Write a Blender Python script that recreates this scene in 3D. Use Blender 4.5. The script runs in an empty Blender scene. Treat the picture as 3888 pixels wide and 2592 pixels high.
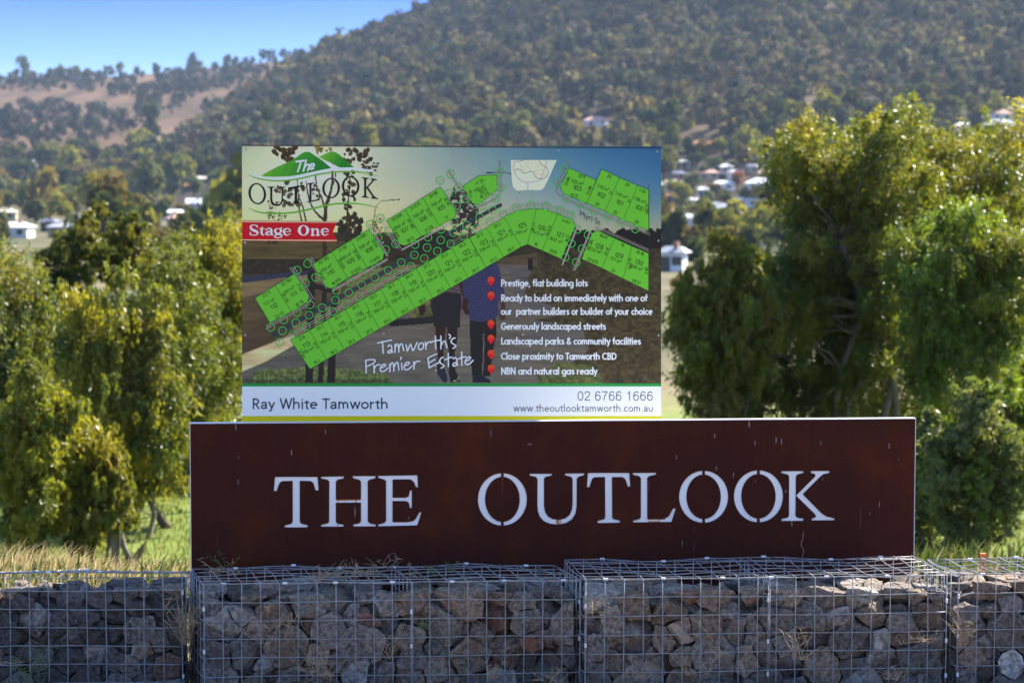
import bpy, bmesh, math, random
import numpy as np
from mathutils import Vector, Matrix, noise as mnoise

random.seed(7)
RNG = np.random.default_rng(11)
R = math.radians
scene = bpy.context.scene
COL = scene.collection

# ------------------------------------------------------------------ camera, sky, sun, exposure
FPX, CX, CY = 8757.0, 1944.0, 1296.0          # focal length and centre in photograph pixels
HOR = 680.0                                   # row of the horizon
CAMZ = 2.74
PITCH = math.atan((CY - HOR) / FPX)
cam_data = bpy.data.cameras.new("camera")
cam_data.sensor_width = 22.2
cam_data.lens = FPX / 3888.0 * 22.2
cam_data.clip_start = 0.5
cam_data.clip_end = 9000.0
cam_data.dof.use_dof = True
cam_data.dof.focus_distance = 12.6
cam_data.dof.aperture_fstop = 2.3
cam = bpy.data.objects.new("camera", cam_data)
COL.objects.link(cam)
cam.location = (0, 0, CAMZ)
cam.rotation_euler = (R(90) - PITCH, 0, 0)
scene.camera = cam

SUN_AZ, SUN_EL = R(47), R(38)                 # azimuth from straight ahead towards the right
sun_dir = Vector((math.sin(SUN_AZ) * math.cos(SUN_EL), math.cos(SUN_AZ) * math.cos(SUN_EL), math.sin(SUN_EL)))
world = bpy.data.worlds.new("World")
scene.world = world
world.use_nodes = True
wn, wl = world.node_tree.nodes, world.node_tree.links
wn.clear()
sky = wn.new("ShaderNodeTexSky")
sky.sky_type = 'NISHITA'
sky.sun_disc = False
sky.sun_elevation = SUN_EL
sky.sun_rotation = SUN_AZ
sky.altitude = 400
sky.air_density = 1.0
sky.dust_density = 0.6
sky.ozone_density = 2.0
bg = wn.new("ShaderNodeBackground")
bg.inputs["Strength"].default_value = 0.10
wo = wn.new("ShaderNodeOutputWorld")
# the sky deepens quickly above the hills, then opens to the plain daylight sky
wtc = wn.new("ShaderNodeTexCoord"); wsp = wn.new("ShaderNodeSeparateXYZ"); wl.new(wtc.outputs["Generated"], wsp.inputs[0])
wr = wn.new("ShaderNodeValToRGB")
we = wr.color_ramp.elements
we[0].position = 0.030; we[0].color = (.32, .41, .58, 1)
we[1].position = 0.45; we[1].color = (1, 1, 1, 1)
for p_, c_ in ((.050, (.155, .255, .55)), (.078, (.045, .115, .44)), (.16, (.22, .36, .75))):
    e_ = we.new(p_); e_.color = (*c_, 1)
wl.new(wsp.outputs[2], wr.inputs[0])
wm = wn.new("ShaderNodeMix"); wm.data_type = 'RGBA'; wm.blend_type = 'MULTIPLY'; wm.inputs[0].default_value = 1
wl.new(sky.outputs[0], wm.inputs[6]); wl.new(wr.outputs[0], wm.inputs[7])
wl.new(wm.outputs[2], bg.inputs[0])
wl.new(bg.outputs[0], wo.inputs[0])

sun_data = bpy.data.lights.new("sun", 'SUN')
sun_data.energy = 5.0
sun_data.angle = R(0.5)
sun_data.color = (1.0, 0.93, 0.82)
sun = bpy.data.objects.new("sun", sun_data)
COL.objects.link(sun)
sun.rotation_euler = sun_dir.to_track_quat('Z', 'Y').to_euler()
sun.location = (20, 10, 40)

vs = scene.view_settings
vs.view_transform = 'Standard'
vs.look = 'None'
vs.exposure = 2.0
vs.gamma = 1.0
vs.use_curve_mapping = False
cy = scene.cycles
cy.use_denoising = True
cy.max_bounces = 6
cy.diffuse_bounces = 3
cy.glossy_bounces = 2
cy.transmission_bounces = 4
cy.volume_bounces = 0
cy.transparent_max_bounces = 6
cy.sample_clamp_indirect = 6.0
cy.use_adaptive_sampling = True
cy.adaptive_threshold = 0.01

# ------------------------------------------------------------------ helpers
FWD = Vector((0, math.cos(PITCH), -math.sin(PITCH)))
UPV = Vector((0, math.sin(PITCH), math.cos(PITCH)))
CAM = Vector((0, 0, CAMZ))

def ray(px, py):
    return FWD + Vector((1, 0, 0)) * ((px - CX) / FPX) + UPV * ((CY - py) / FPX)

def P(px, py, D):
    return CAM + ray(px, py) * D

def s2l(c):
    c = np.asarray(c, float) / 255.0
    return np.where(c <= 0.04045, c / 12.92, ((c + 0.055) / 1.055) ** 2.4)

def tag(o, label=None, cat=None, group=None, kind=None):
    if label: o["label"] = label
    if cat: o["category"] = cat
    if group: o["group"] = group
    if kind: o["kind"] = kind
    return o

def empty(name, loc=(0, 0, 0), rz=0.0, matrix=None):
    o = bpy.data.objects.new(name, None)
    o.empty_display_size = 0.2
    COL.objects.link(o)
    if matrix is not None:
        o.matrix_world = matrix
    else:
        o.location = loc
        o.rotation_euler = (0, 0, rz)
    return o

def fast_mesh(name, verts, faces, mats, parent=None, smooth=False, matidx=None, tint=None):
    """faces: (n,k) int array or a list of index lists"""
    me = bpy.data.meshes.new(name)
    verts = np.asarray(verts, np.float32).reshape(-1, 3)
    if isinstance(faces, np.ndarray) and faces.ndim == 2:
        nf, k = faces.shape
        me.vertices.add(len(verts))
        me.vertices.foreach_set("co", verts.ravel())
        me.loops.add(nf * k)
        me.loops.foreach_set("vertex_index", faces.astype(np.int32).ravel())
        me.polygons.add(nf)
        me.polygons.foreach_set("loop_start", np.arange(0, nf * k, k, dtype=np.int32))
        me.update(calc_edges=True)
    else:
        me.from_pydata([tuple(map(float, v)) for v in verts], [], [list(map(int, f)) for f in faces])
    for m in (mats if isinstance(mats, (list, tuple)) else [mats]):
        me.materials.append(m)
    if matidx is not None:
        me.polygons.foreach_set("material_index", np.asarray(matidx, np.int32))
    if smooth:
        me.polygons.foreach_set("use_smooth", np.ones(len(me.polygons), bool))
    if tint is not None:
        a = me.color_attributes.new("tint", 'FLOAT_COLOR', 'POINT')
        t = np.ones((len(verts), 4), np.float32)
        t[:, :3] = tint
        a.data.foreach_set("color", t.ravel())
    me.validate()
    o = bpy.data.objects.new(name, me)
    COL.objects.link(o)
    if parent is not None:
        o.parent = parent
    return o

class MB:
    def __init__(s):
        s.v, s.f, s.m, s.c = [], [], [], []
    def add(s, verts, faces, m=0, c=None):
        b = len(s.v)
        s.v += [tuple(v) for v in verts]
        s.f += [[b + i for i in f] for f in faces]
        s.m += [m] * len(faces)
        if c is not None:
            s.c += [c] * len(verts)
    def box(s, x0, x1, y0, y1, z0, z1, m=0):
        s.add([(x0, y0, z0), (x1, y0, z0), (x1, y1, z0), (x0, y1, z0), (x0, y0, z1), (x1, y0, z1), (x1, y1, z1), (x0, y1, z1)],
              [(0, 3, 2, 1), (4, 5, 6, 7), (0, 1, 5, 4), (1, 2, 6, 5), (2, 3, 7, 6), (3, 0, 4, 7)], m)
    def tube(s, pts, r, n=5, m=0, caps=True, c=None):
        pts = [Vector(p) for p in pts]
        rr = r if isinstance(r, (list, tuple)) else [r] * len(pts)
        vs, fs = [], []
        for i, p in enumerate(pts):
            d = (pts[min(i + 1, len(pts) - 1)] - pts[max(i - 1, 0)])
            if d.length < 1e-9: d = Vector((0, 0, 1))
            d.normalize()
            a = d.cross(Vector((0, 0, 1)) if abs(d.z) < .9 else Vector((1, 0, 0))).normalized()
            b = d.cross(a)
            for k in range(n):
                t = 2 * math.pi * k / n
                vs.append(p + a * (math.cos(t) * rr[i]) + b * (math.sin(t) * rr[i]))
        for i in range(len(pts) - 1):
            for k in range(n):
                k2 = (k + 1) % n
                fs.append((i * n + k, i * n + k2, (i + 1) * n + k2, (i + 1) * n + k))
        if caps:
            fs.append(tuple(range(n - 1, -1, -1)))
            fs.append(tuple((len(pts) - 1) * n + k for k in range(n)))
        s.add(vs, fs, m, c)
    def build(s, name, mats, parent=None, smooth=False):
        return fast_mesh(name, s.v, s.f, mats, parent, smooth, s.m, np.array(s.c) if s.c else None)

# ------------------------------------------------------------------ materials
def new_mat(name):
    m = bpy.data.materials.new(name)
    m.use_nodes = True
    nt = m.node_tree
    return m, nt.nodes, nt.links, nt.nodes["Principled BSDF"]

def mat_plain(name, col, rough=0.6, spec=0.3, metal=0.0, var=0.12, scale=40.0, bump=0.0):
    m, n, l, b = new_mat(name)
    b.inputs["Roughness"].default_value = rough
    b.inputs["Specular IOR Level"].default_value = spec
    b.inputs["Metallic"].default_value = metal
    tc = n.new("ShaderNodeTexCoord")
    nz = n.new("ShaderNodeTexNoise"); nz.inputs["Scale"].default_value = scale; nz.inputs["Detail"].default_value = 5
    l.new(tc.outputs["Object"], nz.inputs["Vector"])
    mr = n.new("ShaderNodeMapRange")
    mr.inputs[1].default_value = .3; mr.inputs[2].default_value = .7
    mr.inputs[3].default_value = 1 - var; mr.inputs[4].default_value = 1 + var
    l.new(nz.outputs[0], mr.inputs[0])
    mx = n.new("ShaderNodeMix"); mx.data_type = 'RGBA'; mx.blend_type = 'MULTIPLY'; mx.inputs[0].default_value = 1
    mx.inputs[6].default_value = (*col, 1)
    l.new(mr.outputs[0], mx.inputs[7])
    l.new(mx.outputs[2], b.inputs["Base Color"])
    if bump:
        bp = n.new("ShaderNodeBump"); bp.inputs["Strength"].default_value = bump; bp.inputs["Distance"].default_value = .01
        l.new(nz.outputs[0], bp.inputs["Height"]); l.new(bp.outputs[0], b.inputs["Normal"])
    return m

def mat_tint(name, rough=0.5, spec=0.2, var=0.0, scale=60.0):
    """base colour from the mesh's own colour attribute (printed ink, leaf-to-leaf differences)"""
    m, n, l, b = new_mat(name)
    b.inputs["Roughness"].default_value = rough
    b.inputs["Specular IOR Level"].default_value = spec
    a = n.new("ShaderNodeVertexColor"); a.layer_name = "tint"
    if var:
        tc = n.new("ShaderNodeTexCoord")
        nz = n.new("ShaderNodeTexNoise"); nz.inputs["Scale"].default_value = scale; nz.inputs["Detail"].default_value = 3
        l.new(tc.outputs["Object"], nz.inputs["Vector"])
        mr = n.new("ShaderNodeMapRange"); mr.inputs[3].default_value = 1 - var; mr.inputs[4].default_value = 1 + var
        mr.inputs[1].default_value = .3; mr.inputs[2].default_value = .7
        l.new(nz.outputs[0], mr.inputs[0])
        mx = n.new("ShaderNodeMix"); mx.data_type = 'RGBA'; mx.blend_type = 'MULTIPLY'; mx.inputs[0].default_value = 1
        l.new(a.outputs[0], mx.inputs[6]); l.new(mr.outputs[0], mx.inputs[7])
        l.new(mx.outputs[2], b.inputs["Base Color"])
    else:
        l.new(a.outputs[0], b.inputs["Base Color"])
    return m

def mat_leaf(name, trans=0.45, gain=(1.25, 1.25, .55), spec=.15):
    m, n, l, b = new_mat(name)
    b.inputs["Roughness"].default_value = .42
    b.inputs["Specular IOR Level"].default_value = spec
    a = n.new("ShaderNodeVertexColor"); a.layer_name = "tint"
    l.new(a.outputs[0], b.inputs["Base Color"])
    g = n.new("ShaderNodeMix"); g.data_type = 'RGBA'; g.blend_type = 'MULTIPLY'; g.inputs[0].default_value = 1
    g.inputs[7].default_value = (*gain, 1)
    l.new(a.outputs[0], g.inputs[6])
    t = n.new("ShaderNodeBsdfTranslucent"); l.new(g.outputs[2], t.inputs[0])
    mix = n.new("ShaderNodeMixShader"); mix.inputs[0].default_value = trans
    l.new(b.outputs[0], mix.inputs[1]); l.new(t.outputs[0], mix.inputs[2])
    l.new(mix.outputs[0], n["Material Output"].inputs["Surface"])
    return m

WHITE_SEEN = s2l((192, 198, 232))     # how a white panel in this shade reads in the photograph
def ink(c):
    """ink reflectance for a printed colour, from how it reads beside the white footer"""
    return np.clip(s2l(c) / WHITE_SEEN * 0.8, 0.004, 0.85)

_ink_cache = {}
def ink_mat(name, c):
    key = tuple(c)
    if key not in _ink_cache:
        _ink_cache[key] = mat_plain(name, tuple(ink(c)), rough=.45, spec=.25, var=.03, scale=300)
    return _ink_cache[key]

def mat_rock(name, dark, light, fleck, warm):
    dark, light, fleck, warm = [(c[0] * k * 1.03, c[1] * k * .985, c[2] * k * .945) for c, k in ((dark, .82), (light, 1.0), (fleck, 1.05), (warm, 1.0))]
    m, n, l, b = new_mat(name)
    b.inputs["Roughness"].default_value = .88
    b.inputs["Specular IOR Level"].default_value = .25
    tc = n.new("ShaderNodeTexCoord"); oi = n.new("ShaderNodeObjectInfo")
    add = n.new("ShaderNodeVectorMath"); add.operation = 'ADD'
    sc = n.new("ShaderNodeVectorMath"); sc.operation = 'SCALE'; sc.inputs["Scale"].default_value = 37.0
    cmb = n.new("ShaderNodeCombineXYZ")
    for k in range(3): l.new(oi.outputs["Random"], cmb.inputs[k])
    l.new(cmb.outputs[0], sc.inputs[0])
    l.new(tc.outputs["Object"], add.inputs[0]); l.new(sc.outputs[0], add.inputs[1])
    def nz(scale, det=6, rough=.6):
        x = n.new("ShaderNodeTexNoise"); x.inputs["Scale"].default_value = scale
        x.inputs["Detail"].default_value = det; x.inputs["Roughness"].default_value = rough
        l.new(add.outputs[0], x.inputs["Vector"]); return x
    big, mid, fine = nz(9), nz(38, 8, .7), nz(170, 3, .7)
    r1 = n.new("ShaderNodeValToRGB")
    r1.color_ramp.elements[0].position = .38; r1.color_ramp.elements[0].color = (*dark, 1)
    r1.color_ramp.elements[1].position = .63; r1.color_ramp.elements[1].color = (*light, 1)
    l.new(mid.outputs[0], r1.inputs[0])
    r2 = n.new("ShaderNodeValToRGB")
    r2.color_ramp.elements[0].position = .52; r2.color_ramp.elements[0].color = (0, 0, 0, 1)
    r2.color_ramp.elements[1].position = .66; r2.color_ramp.elements[1].color = (1, 1, 1, 1)
    l.new(big.outputs[0], r2.inputs[0])
    mx = n.new("ShaderNodeMix"); mx.data_type = 'RGBA'; mx.inputs[7].default_value = (*warm, 1)
    l.new(r2.outputs[0], mx.inputs[0]); l.new(r1.outputs[0], mx.inputs[6])
    r3 = n.new("ShaderNodeValToRGB")
    r3.color_ramp.elements[0].position = .58; r3.color_ramp.elements[0].color = (0, 0, 0, 1)
    r3.color_ramp.elements[1].position = .70; r3.color_ramp.elements[1].color = (.8, .8, .8, 1)
    l.new(fine.outputs[0], r3.inputs[0])
    m2 = n.new("ShaderNodeMix"); m2.data_type = 'RGBA'; m2.inputs[7].default_value = (*fleck, 1)
    l.new(r3.outputs[0], m2.inputs[0]); l.new(mx.outputs[2], m2.inputs[6])
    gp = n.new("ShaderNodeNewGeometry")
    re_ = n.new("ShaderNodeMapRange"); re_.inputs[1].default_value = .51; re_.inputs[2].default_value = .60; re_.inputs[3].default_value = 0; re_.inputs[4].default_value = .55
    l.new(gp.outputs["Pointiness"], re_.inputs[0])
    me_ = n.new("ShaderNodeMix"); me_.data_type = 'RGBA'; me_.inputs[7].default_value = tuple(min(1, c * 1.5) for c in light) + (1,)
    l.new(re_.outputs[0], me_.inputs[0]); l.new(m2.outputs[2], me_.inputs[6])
    # object to object lightness
    mr = n.new("ShaderNodeMapRange"); mr.inputs[3].default_value = .7; mr.inputs[4].default_value = 1.35
    l.new(oi.outputs["Random"], mr.inputs[0])
    m3 = n.new("ShaderNodeMix"); m3.data_type = 'RGBA'; m3.blend_type = 'MULTIPLY'; m3.inputs[0].default_value = 1
    l.new(me_.outputs[2], m3.inputs[6]); l.new(mr.outputs[0], m3.inputs[7])
    l.new(m3.outputs[2], b.inputs["Base Color"])
    bp = n.new("ShaderNodeBump"); bp.inputs["Strength"].default_value = 1.0; bp.inputs["Distance"].default_value = .012
    l.new(mid.outputs[0], bp.inputs["Height"])
    bp2 = n.new("ShaderNodeBump"); bp2.inputs["Strength"].default_value = .5; bp2.inputs["Distance"].default_value = .004
    l.new(fine.outputs[0], bp2.inputs["Height"]); l.new(bp.outputs[0], bp2.inputs["Normal"])
    l.new(bp2.outputs[0], b.inputs["Normal"])
    return m

M_WIRE = mat_plain("galvanised_wire", (.300, .300, .305), rough=.5, spec=.4, metal=.0, var=.35, scale=25)
M_CLIP = mat_plain("bright_zinc_clip", (.78, .78, .78), rough=.35, spec=.5, var=.05)
M_WHITE = mat_plain("white_enamel", (.86, .85, .84), rough=.5, spec=.3, var=.04, scale=6)
M_GALV = mat_plain("pale_zinc_edge", (.62, .62, .62), rough=.5, spec=.4, var=.08)
M_STEELPOST = mat_plain("dull_steel_post", (.16, .16, .16), rough=.6, var=.15)
ROCKS = {
    "dark grey": mat_rock("dark_grey_basalt", (.060, .051, .046), (.260, .230, .208), (.56, .52, .47), (.150, .112, .086)),
    "brown": mat_rock("brown_basalt", (.080, .058, .043), (.300, .236, .184), (.56, .48, .39), (.185, .118, .078)),
    "reddish": mat_rock("reddish_basalt", (.095, .054, .042), (.27, .165, .128), (.44, .36, .30), (.21, .095, .066)),
    "pale grey": mat_rock("pale_grey_basalt", (.095, .088, .080), (.34, .32, .29), (.54, .51, .46), (.19, .16, .135)),
    "charcoal": mat_rock("charcoal_basalt", (.030, .027, .026), (.132, .118, .112), (.36, .33, .30), (.088, .068, .056)),
    "whitish": mat_rock("lime_crusted_basalt", (.15, .14, .13), (.52, .50, .47), (.7, .69, .65), (.22, .20, .17)),
}

# ------------------------------------------------------------------ terrain
_gy = np.array([-40, -5, 0, 6, 10.0, 11.4, 12.2, 13.0, 14.0, 16.0, 18.0, 22, 28, 34, 46, 60, 100, 200, 500, 900, 1600, 4200], float)
_gz = np.array([1.6, 1.2, 1.1, .6, .14, .04, .0, .1, .1, .0, -.4, -1.15, -2.35, -3.0, -3.35, -4.2, -6.4, -9.2, -12, -11, -11, -11], float)
def ground_z(x, y):
    z = np.interp(y, _gy, _gz)
    return z + 0.05 * np.sin(x * 1.7 + y * .9) * np.clip((np.asarray(y) - 13) / 3, 0, 1) * 1.0

def curve_fn(pts):
    p = np.array(pts, float)
    return lambda s: np.interp(s, p[:, 0], p[:, 1])
crest_main = curve_fn([(-4000, 900), (-2000, 860), (0, 720), (300, 668), (520, 600), (700, 500), (850, 415), (1000, 335), (1140, 262), (1230, 205),
                       (1330, 182), (1440, 128), (1570, 82), (1690, 40), (1800, -10), (2100, -100), (2600, -200), (3200, -260), (3888, -300), (6500, -250), (9000, 100)])
crest_left = curve_fn([(-4000, 560), (-2000, 420), (-500, 335), (0, 318), (250, 303), (500, 290), (700, 276), (850, 258), (1000, 243), (1140, 232),
                       (1400, 225), (2000, 270), (4000, 500), (9000, 600)])
def _noise2(x, y, f):
    return (np.sin(x * f + 1.3 * np.sin(y * f * .7 + 1)) * np.cos(y * f * 1.13 + 1.7 * np.sin(x * f * .6)))
def hill_main_z(x, y):
    s = CX + FPX * x / np.maximum(y, 1)
    zc = CAMZ + (HOR - crest_main(s)) * 1900 / FPX
    t = (y - 860) / (1900 - 860)
    up = -11.5 + (zc + 11.5) * np.clip(t, 0, 1) ** 1.12
    dn = zc - np.clip(y - 1900, 0, None) * .10
    z = np.where(t < 1, up, dn)
    amp = np.clip(t, 0, 1) * np.clip(1.2 - t, 0.1, 1)
    return np.where(t < 0, -30, np.maximum(-28, z) + amp * (5 * _noise2(x, y, .017) + 9 * _noise2(x, y, .006)))
def hill_left_z(x, y):
    s = CX + FPX * x / np.maximum(y, 1)
    zc = CAMZ + (HOR - crest_left(s)) * 2600 / FPX
    t = (y - 1250) / (2600 - 1250)
    up = -12 + (zc + 12) * np.clip(t, 0, 1) ** .95
    dn = zc - np.clip(y - 2600, 0, None) * .10
    z = np.where(t < 1, up, dn)
    amp = np.clip(t, 0, 1) * np.clip(1.15 - t, 0, 1)
    return np.where(t < 0, -30, np.maximum(-28, z) + amp * (7 * _noise2(x + .5 * y, y * .4, .012)))
def land_z(x, y):
    return np.maximum(np.maximum(ground_z(x, y), hill_main_z(x, y)), hill_left_z(x, y))

def mat_ground():
    m, n, l, b = new_mat("grassy_ground")
    b.inputs["Roughness"].default_value = .95; b.inputs["Specular IOR Level"].default_value = .1
    g = n.new("ShaderNodeNewGeometry"); sp = n.new("ShaderNodeSeparateXYZ"); l.new(g.outputs["Position"], sp.inputs[0])
    nz = n.new("ShaderNodeTexNoise"); nz.inputs["Scale"].default_value = 1.3; nz.inputs["Detail"].default_value = 9; nz.inputs["Roughness"].default_value = .7
    l.new(g.outputs["Position"], nz.inputs["Vector"])
    nb = n.new("ShaderNodeTexNoise"); nb.inputs["Scale"].default_value = .03; nb.inputs["Detail"].default_value = 6
    l.new(g.outputs["Position"], nb.inputs["Vector"])
    ramp = n.new("ShaderNodeValToRGB")
    e = ramp.color_ramp.elements
    e[0].position = .30; e[0].color = (.09, .075, .035, 1)
    e[1].position = .70; e[1].color = (.28, .22, .13, 1)
    l.new(nz.outputs[0], ramp.inputs[0])
    lawn = n.new("ShaderNodeValToRGB")
    e = lawn.color_ramp.elements
    e[0].position = .3; e[0].color = (.09, .125, .022, 1)
    e[1].position = .7; e[1].color = (.16, .195, .045, 1)
    l.new(nz.outputs[0], lawn.inputs[0])
    # mown grass belt between the mound and the trees, dry grass elsewhere
    a = n.new("ShaderNodeMath"); a.operation = 'MULTIPLY'; a.inputs[1].default_value = 3.0; l.new(nb.outputs[0], a.inputs[0])
    ad = n.new("ShaderNodeMath"); ad.operation = 'ADD'; l.new(sp.outputs[1], ad.inputs[0]); l.new(a.outputs[0], ad.inputs[1])
    r0 = n.new("ShaderNodeMapRange"); r0.inputs[1].default_value = 23; r0.inputs[2].default_value = 31; l.new(ad.outputs[0], r0.inputs[0])
    r1 = n.new("ShaderNodeMapRange"); r1.inputs[1].default_value = 75; r1.inputs[2].default_value = 100; r1.inputs[3].default_value = 1; r1.inputs[4].default_value = 0
    l.new(ad.outputs[0], r1.inputs[0])
    mu = n.new("ShaderNodeMath"); mu.operation = 'MULTIPLY'; l.new(r0.outputs[0], mu.inputs[0]); l.new(r1.outputs[0], mu.inputs[1])
    far = n.new("ShaderNodeValToRGB")
    e = far.color_ramp.elements
    e[0].position = .35; e[0].color = (.045, .055, .022, 1)
    e[1].position = .65; e[1].color = (.13, .11, .06, 1)
    l.new(nb.outputs[0], far.inputs[0])
    rf = n.new("ShaderNodeMapRange"); rf.inputs[1].default_value = 80; rf.inputs[2].default_value = 130; l.new(sp.outputs[1], rf.inputs[0])
    m1 = n.new("ShaderNodeMix"); m1.data_type = 'RGBA'; l.new(mu.outputs[0], m1.inputs[0]); l.new(ramp.outputs[0], m1.inputs[6]); l.new(lawn.outputs[0], m1.inputs[7])
    m2 = n.new("ShaderNodeMix"); m2.data_type = 'RGBA'; l.new(rf.outputs[0], m2.inputs[0]); l.new(m1.outputs[2], m2.inputs[6]); l.new(far.outputs[0], m2.inputs[7])
    l.new(m2.outputs[2], b.inputs["Base Color"])
    bp = n.new("ShaderNodeBump"); bp.inputs["Strength"].default_value = .8; bp.inputs["Distance"].default_value = .08
    l.new(nz.outputs[0], bp.inputs["Height"]); l.new(bp.outputs[0], b.inputs["Normal"])
    return m

def mat_hill(name, c0, c1, c2):
    m, n, l, b = new_mat(name)
    b.inputs["Roughness"].default_value = .95; b.inputs["Specular IOR Level"].default_value = .05
    g = n.new("ShaderNodeNewGeometry")
    mp = n.new("ShaderNodeMapping"); mp.inputs["Scale"].default_value = (1.3, .22, 1); mp.inputs["Rotation"].default_value = (0, 0, R(18)); l.new(g.outputs["Position"], mp.inputs[0])
    nb = n.new("ShaderNodeTexNoise"); nb.inputs["Scale"].default_value = .02; nb.inputs["Detail"].default_value = 8; nb.inputs["Roughness"].default_value = .65
    l.new(mp.outputs[0], nb.inputs["Vector"])
    far = n.new("ShaderNodeValToRGB")
    e = far.color_ramp.elements
    e[0].position = .32; e[0].color = (*c0, 1)
    e[1].position = .68; e[1].color = (*c2, 1)
    x = e.new(.5); x.color = (*c1, 1)
    l.new(nb.outputs[0], far.inputs[0]); l.new(far.outputs[0], b.inputs["Base Color"])
    return m

def polar_sheet(name, zf, ys, smin, smax, ns, mat, drop=None):
    ss = np.linspace(smin, smax, ns)
    S, Y = np.meshgrid(ss, ys)
    X = (S - CX) / FPX * np.maximum(Y, 40)
    Z = zf(X, Y)
    V = np.stack([X, Y, Z], -1).reshape(-1, 3)
    i, j = np.meshgrid(np.arange(len(ys) - 1), np.arange(ns - 1), indexing='ij')
    a = (i * ns + j).ravel()
    Fq = np.stack([a, a + 1, a + ns + 1, a + ns], -1)
    o = fast_mesh(name, V, Fq, mat, smooth=True)
    return o

ys = np.concatenate([np.linspace(-40, 8, 20), np.linspace(9, 24, 60), np.linspace(25, 60, 40), np.geomspace(62, 3400, 50)])
tag(polar_sheet("ground", ground_z, ys, -6000, 10000, 130, mat_ground()), kind="structure", label="grassy ground falling from the gabion mound to the valley floor")
M_HILL = mat_hill("dry_hill_grass", (.042, .031, .020), (.094, .056, .032), (.145, .090, .052))
M_LITTER = mat_hill("bush_leaf_litter", (.030, .025, .017), (.040, .032, .021), (.10, .068, .042))
ys = np.linspace(862, 2500, 120)
tag(polar_sheet("forested_hill", lambda x, y: hill_main_z(x, y), ys, -2500, 7000, 240, M_LITTER), kind="structure", label="big hill covered in grey-green bush filling the upper picture")
ys = np.linspace(1255, 3300, 120)
tag(polar_sheet("bare_hill", lambda x, y: hill_left_z(x, y), ys, -3500, 5000, 220, M_HILL), kind="structure", label="brown grassy hill with scattered trees behind the bush hill")

# ------------------------------------------------------------------ upright planes: photo measurements -> metres on the board
class Plane:
    def __init__(s, px, py, D, yaw, roll=0.0, base_z=None):
        s.u = Vector((math.cos(yaw) * math.cos(roll), math.sin(yaw) * math.cos(roll), -math.sin(roll)))
        s.n = Vector((math.sin(yaw), -math.cos(yaw), 0))
        s.v = s.n.cross(s.u).normalized()
        s.O = P(px, py, D)
        if base_z is not None:
            s.O = s.O + s.v * ((base_z - s.O.z) / s.v.z)
    def uv(s, px, py):
        d = ray(px, py)
        t = (s.O - CAM).dot(s.n) / d.dot(s.n)
        q = CAM + d * t - s.O
        return q.dot(s.u), q.dot(s.v)
    def matrix(s):
        m = Matrix.Identity(4)
        for i in range(3):
            m[i][0] = s.u[i]; m[i][1] = -s.n[i]; m[i][2] = s.v[i]; m[i][3] = s.O[i]
        return m

def catmull(pts, step):
    """smooth variable-width stroke: pts (x, y, w)"""
    p = np.array(pts, float)
    if len(p) < 3: return p
    out = []
    for i in range(len(p) - 1):
        p0, p1, p2, p3 = p[max(i - 1, 0)], p[i], p[i + 1], p[min(i + 2, len(p) - 1)]
        n = max(2, int(np.hypot(*(p2 - p1)[:2]) / step))
        for k in range(n):
            t = k / n
            out.append(.5 * ((2 * p1) + (p2 - p0) * t + (2 * p0 - 5 * p1 + 4 * p2 - p3) * t * t + (3 * p1 - p0 - 3 * p2 + p3) * t ** 3))
    out.append(p[-1])
    return np.array(out)

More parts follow.
